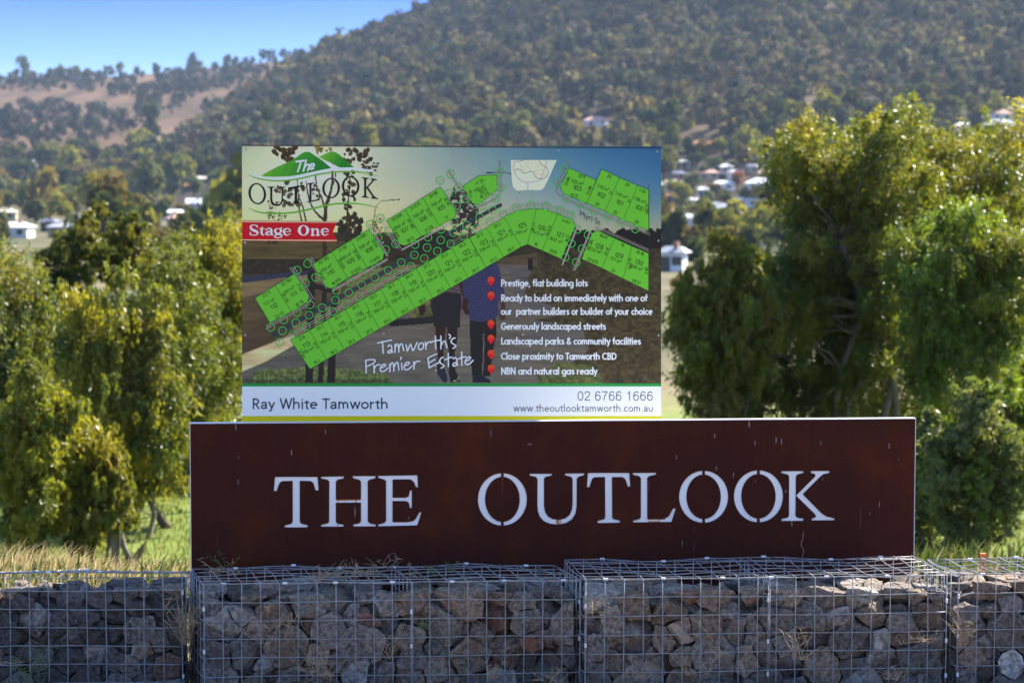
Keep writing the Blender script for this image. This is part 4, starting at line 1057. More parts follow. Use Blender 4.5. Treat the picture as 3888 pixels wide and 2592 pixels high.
# ---- bullet points: a geometric sans drawn with a pen of one width
def arc(cx_, cy_, rx, ry, a0, a1, n=12):
    return [(cx_ + rx * math.cos(R(a0 + (a1 - a0) * k / n)), cy_ + ry * math.sin(R(a0 + (a1 - a0) * k / n))) for k in range(n + 1)]
X_ = .66
o_r = .29
def bowl(cx_): return arc(cx_, X_ / 2, o_r, X_ / 2 - .04, 0, 360, 16)
GL = {
 'a': (.74, [bowl(.34), [(.63, X_), (.63, 0)]]), 'b': (.74, [[(.08, 1.06), (.08, 0)], bowl(.37)]), 'c': (.58, [arc(.36, X_ / 2, o_r, X_ / 2 - .04, 50, 310)]), 'd': (.74, [bowl(.34), [(.63, 1.06), (.63, 0)]]),
 'e': (.68, [[(.07, .35), (.62, .35)], arc(.345, X_ / 2, .28, X_ / 2 - .04, 0, 310)]), 'f': (.42, [[(.17, 0), (.17, .8), (.22, .98), (.38, 1.02)], [(.02, X_ - .03), (.36, X_ - .03)]]),
 'g': (.74, [bowl(.34), [(.63, X_), (.63, -.12), (.5, -.28), (.3, -.3), (.12, -.2)]]), 'h': (.66, [[(.08, 1.06), (.08, 0)], [(.08, .38), (.18, .58), (.36, .63), (.52, .52), (.55, .36), (.55, 0)]]),
 'i': (.24, [[(.1, X_), (.1, 0)], [(.1, .92), (.1, .94)]]), 'k': (.6, [[(.08, 1.06), (.08, 0)], [(.08, .3), (.48, X_)], [(.2, .4), (.52, 0)]]), 'l': (.24, [[(.1, 1.06), (.1, 0)]]),
 'm': (1.0, [[(.08, X_), (.08, 0)], [(.08, .4), (.16, .58), (.3, .63), (.44, .52), (.47, .36), (.47, 0)], [(.47, .4), (.55, .58), (.69, .63), (.83, .52), (.86, .36), (.86, 0)]]),
 'n': (.66, [[(.08, X_), (.08, 0)], [(.08, .38), (.18, .58), (.36, .63), (.52, .52), (.55, .36), (.55, 0)]]), 'o': (.70, [bowl(.35)]), 'p': (.74, [[(.08, X_), (.08, -.3)], bowl(.37)]),
 'r': (.44, [[(.08, X_), (.08, 0)], [(.08, .38), (.18, .56), (.38, .62)]]), 's': (.5, [[(.42, .52), (.28, .63), (.12, .56), (.12, .43), (.25, .34), (.4, .25), (.41, .1), (.25, .02), (.06, .13)]]),
 't': (.38, [[(.17, .9), (.17, 0)], [(.0, X_ - .03), (.36, X_ - .03)]]), 'u': (.66, [[(.08, X_), (.08, .26), (.14, .08), (.32, .02), (.5, .08), (.56, .26), (.56, X_)]]), 'w': (.9, [[(.03, X_), (.24, .02)], [(.24, .02), (.45, X_)], [(.45, X_), (.66, .02)], [(.66, .02), (.87, X_)]]),
 'x': (.58, [[(.04, X_), (.52, 0)], [(.52, X_), (.04, 0)]]), 'y': (.58, [[(.03, X_), (.29, .05)], [(.54, X_), (.16, -.3)]]), ',': (.28, [[(.14, .06), (.06, -.16)]]),
 'P': (.64, [[(.1, 1), (.1, 0)], [(.1, .96), (.35, .96), (.52, .85), (.54, .7), (.48, .52), (.33, .44), (.1, .44)]]), 'R': (.66, [[(.1, 1), (.1, 0)], [(.1, .96), (.35, .96), (.52, .85), (.54, .7), (.48, .54), (.33, .46), (.1, .46)], [(.3, .46), (.58, 0)]]),
 'G': (.95, [arc(.5, .5, .43, .46, 45, 360, 18), [(.93, .46), (.55, .46)]]), 'L': (.5, [[(.1, 1), (.1, .04)], [(.1, .04), (.46, .04)]]), 'C': (.82, [arc(.5, .5, .43, .46, 48, 312, 16)]),
 'N': (.84, [[(.1, 0), (.1, 1)], [(.1, 1), (.72, 0)], [(.72, 0), (.72, 1)]]), 'B': (.66, [[(.1, 1), (.1, 0)], [(.1, .96), (.34, .96), (.5, .86), (.5, .66), (.34, .55), (.1, .55)], [(.34, .55), (.54, .45), (.56, .2), (.4, .05), (.1, .04)]]),
 'D': (.84, [[(.1, 1), (.1, 0)], [(.1, .96), (.4, .95), (.66, .78), (.74, .5), (.66, .22), (.4, .05), (.1, .04)]]), 'T': (.58, [[(.29, 1), (.29, 0)], [(.0, .96), (.58, .96)]]), '&': (.76, [[(.68, 0), (.2, .68), (.2, .88), (.34, .98), (.48, .86), (.42, .68), (.12, .42), (.08, .18), (.26, .02), (.48, .08), (.66, .4)]]), ' ': (.3, [])}
LINES = [("Prestige, flat building lots", 513, 1343, 218), ("Ready to build on immediately with one of", 513, 1918, 362), ("our  partner builders or builder of your choice", 513, 1963, 490), ("Generously landscaped streets", 513, 1517, 633),
         ("Landscaped parks & community facilities", 513, 1853, 775), ("Close proximity to Tamworth CBD", 513, 1620, 920), ("NBN and natural gas ready", 513, 1435, 1062)]
for txt, xa, xb, base in LINES:
    art = Art(BRD, .0014)
    tot = sum(GL[c][0] + .07 for c in txt) - .07
    sx = (xb - xa) / tot; sy = 61.0
    for mi, (ox, oy, ww) in ((1, (3, 4, 6.6)), (0, (0, 0, 6.3))):
        x = xa
        for c in txt:
            for st in GL[c][1]:
                art.stroke(z4([(x + a_ * sx + ox, base - b_ * sy + oy, ww) for a_, b_ in st]), mi, step=2.5, smooth=len(st) > 2, cap=len(st) <= 2, dy=1.2e-5)
            x += (GL[c][0] + .07) * sx
        art.y = .0026
    art.build("selling_point_lettering", [ink_mat("bullet_white", (206, 206, 232)), ink_mat("bullet_shade", (40, 38, 50))], board)
# ---- footer lettering, same pen with a two-storey a and grotesque figures
HV = dict(GL)
HV['a'] = (.62, [[(.08, .48), (.16, .6), (.3, .63), (.44, .6), (.5, .48), (.5, .12), (.58, .02)], [(.5, .36), (.3, .34), (.12, .28), (.07, .15), (.14, .04), (.28, .02), (.42, .08), (.5, .22)]])
HV['y'] = (.56, [[(.03, X_), (.28, .05)], [(.53, X_), (.28, .02), (.2, -.2), (.04, -.24)]])
HV['t'] = (.36, [[(.17, .84), (.17, .12), (.22, .03), (.34, .02)], [(.0, X_ - .03), (.34, X_ - .03)]])
HV['W'] = (1.06, [[(.02, 1), (.28, .02)], [(.28, .02), (.53, .98)], [(.53, .98), (.78, .02)], [(.78, .02), (1.04, 1)]])
HV['.'] = (.24, [[(.12, .02), (.12, .05)]])
for d_ in "0123456789":
    HV[d_] = (.68, [[(x_ * .98 + .04, y_ * .98 + .01) for x_, y_ in st] for st in DIG[d_]])
HV['0'] = (.68, [arc(.34, .5, .28, .48, 90, 450, 18)])
HV['6'] = (.68, [arc(.34, .31, .27, .30, 0, 360, 16), [(.07, .31), (.1, .68), (.22, .92), (.38, .98), (.52, .92), (.58, .8)]])
HV['7'] = (.68, [[(.05, .97), (.6, .97)], [(.6, .97), (.36, .55), (.24, 0)]])
HV['1'] = (.68, [[(.16, .78), (.32, .84), (.39, .98)], [(.39, .98), (.39, 0)]])
HV['2'] = (.68, [[(.08, .7), (.14, .9), (.34, .98), (.54, .9), (.58, .72), (.48, .5), (.2, .24), (.08, .03)], [(.08, .03), (.6, .03)]])
def pen_line(art, f, txt, xa, xb, base, cap, w, m, gap=.1):
    tot = sum(HV[c][0] + gap for c in txt) - gap
    sx = (xb - xa) / tot; x = xa
    for c in txt:
        for st in HV[c][1]:
            art.stroke(f([(x + a_ * sx, base - b_ * cap, w) for a_, b_ in st]), m, step=2, smooth=len(st) > 2, cap=len(st) <= 2, dy=3e-6)
        x += (HV[c][0] + gap) * sx
M_NAVY, M_SLATE = ink_mat("navy_ink", (52, 56, 76)), ink_mat("slate_ink", (72, 72, 98))
art = Art(BRD, .0016)
pen_line(art, z3, "Ray White Tamworth", 148, 1450, 1392, 94, 7.2, 0); art.build("agency_lettering", [M_NAVY], board); art = Art(BRD, .0016)
pen_line(art, z4, "02 6766 1666", 1245, 1970, 1313, 85, 4.2, 0); art.build("phone_lettering", [M_SLATE], board); art = Art(BRD, .0016)
pen_line(art, z4, "www.theoutlooktamworth.com.au", 632, 1970, 1420, 66, 4.0, 0, gap=.12); art.build("address_lettering", [M_SLATE], board)
M_PINU, M_PINL = ink_mat("pin_orange", (236, 62, 26)), ink_mat("pin_red", (222, 14, 34))
for yt in (125, 268, 540, 682, 827, 968):
    art = Art(BRD, .0030)
    up = [(415 + 33 * math.cos(a_), yt + 36 - 36 * math.sin(a_)) for a_ in np.linspace(0, math.pi, 14)]
    art.poly(z4(up + [(382, yt + 42), (448, yt + 42)]), 0); art.y = .0030
    art.poly(z4([(382, yt + 42), (448, yt + 42), (446, yt + 52), (438, yt + 64), (427, yt + 77), (419, yt + 90), (411, yt + 90), (403, yt + 77), (392, yt + 64), (384, yt + 52)]), 1)
    art.build("marker_pin", [M_PINU, M_PINL], board)
# ---- fixing screws
M_SCREW = mat_plain("zinc_screw", (.5, .5, .48), rough=.4, spec=.6, metal=.3); M_SCREWD = mat_plain("screw_recess", (.06, .06, .06))
for q in z1([(95,73),(85,1067),(1550,1066)]) + z2([(58,100),(1177,88),(2227,100),(795,1053),(2240,1047)]) + z3([(78,687),(1407,675)]) + z4([(722,683),(2024,690)]):
    u_, w_ = BRD.uv(*q); mb = MB()
    mb.tube([(u_, -.0025, w_), (u_, -.0058, w_)], [.0066, .0056], n=10, m=0); mb.tube([(u_, -.0058, w_), (u_, -.0062, w_)], .0026, n=8, m=1)
    mb.build("screw", [M_SCREW, M_SCREWD], board)

# ------------------------------------------------------------------ gabions: wire baskets packed with rocks
CELL = .1
def gabion_noise(seed):
    rg = np.random.default_rng(seed); k = rg.random(6) * 6.28
    return lambda u, z: .004 * math.sin(u * 3.1 + k[0]) + .003 * math.sin(z * 7 + u * 5 + k[1])
def px_on(pt, D):
    return P(pt[0], pt[1], D)
WIRE_R = .0027
ROCK_GROUP = "rocks packed in the wire gabions"
def hull_cell(seed, nbrs, wts, w0, lo, hi, extra=()):
    """convex cell of a weighted seed against its neighbours and the box: its corner points"""
    A, B = [], []
    for q, wq in zip(nbrs, wts):
        d = q - seed
        A.append(d); B.append((q @ q - seed @ seed + w0 - wq) / 2)
    for k in range(3):
        e = np.zeros(3); e[k] = 1
        A.append(e); B.append(hi[k]); A.append(-e); B.append(-lo[k])
    for nv, dist in extra:
        A.append(nv); B.append(nv @ seed + dist)
    A = np.array(A); B = np.array(B)
    n = len(A)
    I = np.array([(a_, b_, c_) for a_ in range(n) for b_ in range(a_ + 1, n) for c_ in range(b_ + 1, n)])
    M = A[I]; det = np.linalg.det(M)
    ok = np.abs(det) > 1e-9
    pts = np.linalg.solve(M[ok], B[I[ok]][..., None])[..., 0]
    nrm = np.linalg.norm(A, axis=1)
    ins = ((pts @ A.T - B) / nrm < 1e-7).all(1)
    return pts[ins]

def rock_mesh(pts, shrink, rnd, name, big):
    c = pts.mean(0)
    bm = bmesh.new()
    p = (pts - c)
    rot = Matrix.Rotation(rnd.uniform(-.22, .22), 3, Vector((rnd.uniform(-1, 1), rnd.uniform(-1, 1), rnd.uniform(-1, 1))).normalized())
    seen = []
    for q in p:
        v = rot @ Vector(q * shrink)
        if all((v - s_).length > .004 for s_ in seen):
            seen.append(v); bm.verts.new(v)
    if len(seen) < 5:
        bm.free(); return None, None
    r = bmesh.ops.convex_hull(bm, input=bm.verts)
    bmesh.ops.delete(bm, geom=[g for g in r["geom_interior"] if isinstance(g, bmesh.types.BMVert)], context='VERTS')
    bmesh.ops.dissolve_limit(bm, angle_limit=.12, verts=bm.verts, edges=bm.edges)
    size = max(v.co.length for v in bm.verts)
    try:
        bmesh.ops.bevel(bm, geom=list(bm.edges), offset=size * rnd.uniform(.05, .13), segments=2 if big else 1, affect='EDGES', clamp_overlap=True, profile=.55)
    except Exception:
        pass
    bmesh.ops.triangulate(bm, faces=bm.faces)
    if big:
        long_e = [e for e in bm.edges if e.calc_length() > size * .28]
        bmesh.ops.subdivide_edges(bm, edges=long_e, cuts=1, use_grid_fill=True)
        bmesh.ops.triangulate(bm, faces=bm.faces)
        long_e = [e for e in bm.edges if e.calc_length() > size * .22]
        bmesh.ops.subdivide_edges(bm, edges=long_e, cuts=1, use_grid_fill=True)
        bmesh.ops.triangulate(bm, faces=bm.faces)
        off = Vector((rnd.uniform(0, 50), rnd.uniform(0, 50), rnd.uniform(0, 50)))
        for v in bm.verts:
            d = v.co.normalized()
            nz_ = mnoise.noise(v.co * 12 + off) * .12 + mnoise.noise(v.co * 30 + off) * .07 + mnoise.noise(v.co * 70 + off) * .03
            v.co += d * (nz_ * size)
    me = bpy.data.meshes.new(name); bm.to_mesh(me); bm.free()
    me.polygons.foreach_set("use_smooth", np.ones(len(me.polygons), bool))
    try:
        me.set_sharp_from_angle(angle=R(28))
    except Exception:
        pass
    return me, c

rock_list = []         # (world x, object)
deep_v, deep_f = [], []
BASKETS = ["low left-hand gabion", "wide gabion under the first half of the sign", "gabion under the second half of the sign", "end gabion right of the sign"]
def gabion(idx, label, x_a, x_b, ytop, D, yaw, depth, h, lid_drop=0.0, seed=0, diaphragm=None, rock_top=.045, lid_sag=.0, shear=.0, rock_r=(.07, .2)):
    rnd = random.Random(seed)
    o3 = P(x_a, ytop, D); L = abs((P(x_b, ytop, D) - o3).x) / math.cos(yaw)
    h = o3.z
    g = tag(empty("gabion", (o3.x, o3.y, 0), yaw), label, "gabion", "wire gabions in the retaining wall")
    nf = gabion_noise(seed)
    nu = int(round(L / CELL)); nz_ = int(h / CELL); nw = max(2, int(round(depth / CELL)))
    us = [L * k / nu for k in range(nu + 1)]
    zs = [h - CELL * k for k in range(nz_ + 1)]
    ws = [depth * k / nw for k in range(nw + 1)]
    jit = lambda s_: rnd.uniform(-s_, s_)
    def top_z(u, w):
        return h - lid_drop * (w / depth) - lid_sag * math.sin(math.pi * min(1, max(0, u / L))) * (1 - abs(2 * w / depth - 1)) + .006 * math.sin(u * 6 + seed) * (w / depth + .3) + .004 * math.sin(u * 13 + w * 17 + seed)
    fr = lambda u, z: nf(u, z) - .002
    # front panel
    mb = MB()
    for u in us:
        lean = jit(.004)
        mb.tube([(u + lean * (1 - z / h) + jit(.0012), fr(u, z) - WIRE_R, z) for z in np.linspace(h if u else h, 0, 8)], WIRE_R)
    for z in zs:
        mb.tube([(u, fr(u, z) + WIRE_R * .4, z + (.003 * math.sin(u * 4 + z * 9 + seed)) * (z < h - .01) + jit(.0012)) for u in np.linspace(0, L, nu * 2 + 1)], WIRE_R)
    mb.build("front_mesh", [M_WIRE], g, smooth=True)
    # lid
    mb = MB()
    for u in us:
        mb.tube([(u + jit(.002), w, top_z(u, w) + WIRE_R * 1.2) for w in np.linspace(0, depth, 7)], WIRE_R)
    for w in ws:
        mb.tube([(u, w + jit(.003), top_z(u, w) - WIRE_R * .6 + jit(.0016)) for u in np.linspace(0, L, nu + 1)], WIRE_R)
    mb.build("lid_mesh", [M_WIRE], g, smooth=True)
    # back and ends
    mb = MB()
    for u in us: mb.tube([(u, depth, top_z(u, depth)), (u, depth, 0)], WIRE_R)
    for z in zs: mb.tube([(0, depth + WIRE_R, min(z, top_z(0, depth))), (L, depth + WIRE_R, min(z, top_z(L, depth)))], WIRE_R)
    mb.build("back_mesh", [M_WIRE], g, smooth=True)
    for u, nm in ((0.0, "end_mesh"), (L, "end_mesh")):
        mb = MB(); sg = -1 if u == 0 else 1
        bow = .012
        f_ = lambda w: sg * bow * math.sin(math.pi * w / depth)
        for w in ws: mb.tube([(u + f_(w), w, top_z(u, w)), (u + f_(w) + jit(.004), w, h * .5), (u + f_(w), w, 0)], WIRE_R)
        for z in zs: mb.tube([(u + f_(w) + sg * WIRE_R, w, min(z, top_z(u, w))) for w in np.linspace(0, depth, 6)], WIRE_R)
        mb.build(nm, [M_WIRE], g, smooth=True)
    if diaphragm:
        mb = MB()
        for w in ws: mb.tube([(diaphragm, w, top_z(diaphragm, w)), (diaphragm, w, 0)], WIRE_R)
        for z in zs: mb.tube([(diaphragm + WIRE_R, 0, z), (diaphragm + WIRE_R, depth, z - lid_drop)], WIRE_R)
        mb.tube([(diaphragm + .006, -.008, h), (diaphragm + .005, -.008, 0)], WIRE_R)
        mb.build("diaphragm_mesh", [M_WIRE], g, smooth=True)
    # zinc ring clips along the edges
    spots = [(u + jit(.03), 0, h) for u in np.arange(.12, L - .05, .30)] + [(u + jit(.05), depth, top_z(u, depth)) for u in np.arange(.2, L, .32)]
    for u in (0, L) + ((diaphragm,) if diaphragm else ()):
        spots += [(u, -.003, h - .14 - .2 * k + jit(.03)) for k in range(max(1, int(h / .2) - 0)) if h - .14 - .2 * k > .05]
    for (u, w, z) in spots:
        vert = z < top_z(min(u, L), w) - .03
        mb = MB()
        mb.tube([(u, w - .001, z - .011), (u, w - .001, z + .011)] if vert else [(u - .012, w, z), (u + .012, w, z)], .0068, n=7)
        mb.build("clip", [M_CLIP], g)
    if shear:                                                          # the baskets lean out of square
        for o in g.children:
            co = np.empty(len(o.data.vertices) * 3, np.float32); o.data.vertices.foreach_get("co", co); co = co.reshape(-1, 3)
            co[:, 0] -= shear * co[:, 1]; o.data.vertices.foreach_set("co", co.ravel()); o.data.update()
    # ---- rocks: weighted cells filling the basket, shrunk and weathered
    rg = np.random.default_rng(seed + 50)
    pts = []; W0, H0 = depth - .03, h - rock_top
    tries = 0
    while tries < 9000:
        tries += 1
        q = np.array([rg.uniform(.02, L - .02), rg.uniform(.02, W0), rg.uniform(.0, H0 - .01)])
        r_ = rock_r[0] + (rock_r[1] - rock_r[0]) * (1 - tries / 9000) ** 1.5 * rg.uniform(.35, 1.0) if q[1] < .26 else rg.uniform(.13, .17)
        if all(np.hypot(np.hypot((q[0] - p_[0]) * .92, q[1] - p_[1]), (q[2] - p_[2]) * 1.12) > (r_ + p_[3]) * .5 for p_ in pts):
            pts.append(np.array([*q, r_]))
    pts = np.array(pts)
    M4 = g.matrix_basis.copy() if False else (Matrix.Translation((o3.x, o3.y, 0)) @ Matrix.Rotation(yaw, 4, 'Z'))
    lo = np.array([.012, .014, -.05])
    for p_ in pts:
        s_ = p_[:3]
        if s_[2] > H0 - .1 and rnd.random() < (.2 if idx in (0, 3) else .13): continue            # gaps along the top
        if s_[1] < .13 and rnd.random() < .035: continue               # a missing rock leaves a dark hole
        d = np.linalg.norm(pts[:, :3] - s_, axis=1); order = np.argsort(d)[1:18]
        hi = np.array([L - .012, W0, H0 - max(0, rnd.uniform(-.005, .035))])
        extra = []
        if s_[1] < .17:                                                # broken faces towards the road and the top
            for _k in range(rnd.choice((2, 3, 3, 4))):
                nv = np.array([rnd.uniform(-.75, .75), -1.0, rnd.uniform(-.75, .75)]); nv /= np.linalg.norm(nv)
                extra.append((nv, p_[3] * rnd.uniform(.28, .52)))
        if s_[2] > H0 - .16:
            for _k in range(2):
                nv = np.array([rnd.uniform(-.3, 1.0), rnd.uniform(-.7, .15), 1.0]); nv /= np.linalg.norm(nv)
                extra.append((nv, p_[3] * rnd.uniform(.25, .5)))
        cell = hull_cell(s_, pts[order, :3], (pts[order, 3] * .5) ** 2, (p_[3] * .5) ** 2, lo, hi, extra)
        if len(cell) < 6: continue
        front = cell[:, 1].min() < .10
        top = cell[:, 2].max() > H0 - .07
        shown = front or (top and s_[1] < depth)
        me, c = rock_mesh(cell, rnd.uniform(.93, 1.03), rnd, "rock", shown)
        if me is None: continue
        c = c - np.array([shear * c[1], 0, 0])
        if shown and h - c[2] < .60:
            x_ = rnd.random()
            kind = "dark grey" if x_ < .50 else "brown" if x_ < .86 else "reddish" if x_ < .895 else "pale grey" if x_ < .985 else "whitish"
            if idx == 0 and kind in ("dark grey", "brown", "pale grey") and rnd.random() < .8: kind = "charcoal"
            me.materials.append(ROCKS[kind])
            ob = bpy.data.objects.new("rock", me); COL.objects.link(ob)
            ob.matrix_world = M4 @ Matrix.Translation(Vector(c))
            ext = np.ptp(cell, axis=0)
            rock_list.append(dict(o=ob, kind=kind, c=c, ext=ext, idx=idx, L=L, h=h, front=front, top=top))
        else:
            V = np.array([v.co[:] for v in me.vertices]) + c
            V = V @ np.array(M4.to_3x3()).T + np.array(M4.translation)
            b_ = sum(len(x) for x in deep_v)
            deep_v.append(V); deep_f.extend([[b_ + i for i in f.vertices] for f in me.polygons])
            bpy.data.meshes.remove(me)
    return g

gabion(0, "lower gabion left of the rusted sign, its lid almost edge-on", -330, 688, 2174, 12.32, R(1.6), .40, .6, lid_drop=.066, seed=3, rock_top=.085, rock_r=(.06, .17))
gabion(1, "widest gabion with a split in the middle, under THE and the first letters", 772, 2203, 2216, 12.22, R(3.4), .50, .6, seed=5, diaphragm=1.10, rock_top=.05, shear=.2, rock_r=(.065, .27))
gabion(2, "gabion with a sagging raised lid, under the last letters and sunlit at its end", 2223, 3612, 2199, 12.24, R(3.8), .55, .6, seed=8, diaphragm=.98, lid_sag=.012, rock_top=.06, lid_drop=-.012, shear=.11, rock_r=(.065, .25))
gabion(3, "end gabion beyond the sign, cut by the picture edge", 3640, 4500, 2180, 12.36, R(4.0), .48, .6, seed=12, rock_top=.05, shear=.1, rock_r=(.065, .2))

# name every rock from what it looks like and where it lies
rock_list.sort(key=lambda r: -(r["ext"][0] * r["ext"][2] if r["front"] else r["ext"][0] * r["ext"][1] * .2))
def in_frame(r):
    w = r["o"].matrix_world.translation; d = w - CAM; D = d.dot(FWD)
    x = CX + FPX * d.x / D; y = CY - FPX * d.dot(UPV) / D
    return -60 < x < 3950 and y < 2660
shown = [r for r in rock_list if in_frame(r)]
rest = [r for r in rock_list if not in_frame(r)] + shown[296:]
shown = shown[:296]
BN = ["lower left gabion", "widest gabion", "raised gabion", "end gabion"]
ranks = {}
for r in shown:
    ranks.setdefault((r["idx"], r["front"]), []).append(r)
for key, lst in ranks.items():
    lst.sort(key=lambda r: r["c"][0])
used_labels = {}
for r in shown:
    e = r["ext"]; a_ = e[0] * e[2]
    size = "big" if a_ > .026 else "small" if a_ < .012 else "medium"
    shp = "flat" if e[0] > 1.45 * e[2] else "upright" if e[2] > 1.15 * e[0] else "blocky"
    kd = {"whitish": "white-crusted"}.get(r["kind"], r["kind"])
    t = r["c"][2] / r["h"]
    lvl = "under the lid" if not r["front"] else "in top course" if t > .74 else "in second course" if t > .52 else "in third course" if t > .30 else "near the foot"
    sect = r["c"][0] / r["L"]
    part_ = ["left end", "left of middle", "middle", "right of middle", "right end"][min(4, int(sect * 5))]
    lab = f"{size} {shp} {kd} rock {lvl}, {part_} of {BN[r['idx']]}"
    tag(r["o"], lab, "rock", f"{ROCK_GROUP}: {BN[r['idx']]}")
for r in rest:
    me = r["o"].data; V = np.array([(r["o"].matrix_world @ v.co)[:] for v in me.vertices])
    b_ = sum(len(x) for x in deep_v); deep_v.append(V); deep_f.extend([[b_ + i for i in f.vertices] for f in me.polygons])
    bpy.data.objects.remove(r["o"]); bpy.data.meshes.remove(me)
tag(fast_mesh("rock_fill", np.concatenate(deep_v), deep_f, ROCKS["dark grey"]), "broken basalt fill behind and below the front rocks of the gabions", "rock fill", kind="stuff")

# ------------------------------------------------------------------ foliage tools
M_LEAF = mat_leaf("gum_leaf", trans=.45, gain=(1.4, 1.3, .45), spec=.3)
M_FARLEAF = mat_leaf("far_foliage", trans=.38, gain=(1.25, 1.25, .6), spec=.0)
M_BUSH = mat_leaf("bush_foliage", trans=.2, gain=(1.1, 1.1, .8), spec=.0)
M_BARK = mat_plain("grey_brown_bark", (.10, .075, .058), rough=.9, var=.4, scale=8, bump=.6)
M_PALEBARK = mat_plain("pale_gum_bark", (.17, .14, .115), rough=.8, var=.3, scale=6, bump=.4)
M_GRASS = mat_leaf("grass_blade", trans=.3, gain=(1.1, 1.1, .7), spec=.1)

def unit(v):
    return v / np.maximum(np.linalg.norm(v, axis=-1, keepdims=True), 1e-9)

def leaf_quads(C, A, B, L, W):
    """diamond leaves: centre C, long axis A, side axis B, length L, width W"""
    a = A * (L / 2)[:, None]; b = B * (W / 2)[:, None]
    V = np.stack([C - a, C - a * .1 + b, C + a, C - a * .1 - b], 1).reshape(-1, 3)
    return V, np.arange(len(C) * 4).reshape(-1, 4)

def limb_points(p0, p1, rnd, n=6, wob=.06):
    """a limb that bends gently between its ends"""
    p0, p1 = Vector(p0), Vector(p1); L = (p1 - p0).length
    v = lambda k: Vector((rnd.uniform(-1, 1), rnd.uniform(-1, 1), rnd.uniform(-.5, .7))) * L * wob * k
    a, b, c = v(1.3), v(.9), v(.35)
    return [p0.lerp(p1, k / n) + a * math.sin(math.pi * k / n) + b * math.sin(2 * math.pi * k / n) + c * math.sin(3 * math.pi * k / n) for k in range(n + 1)]

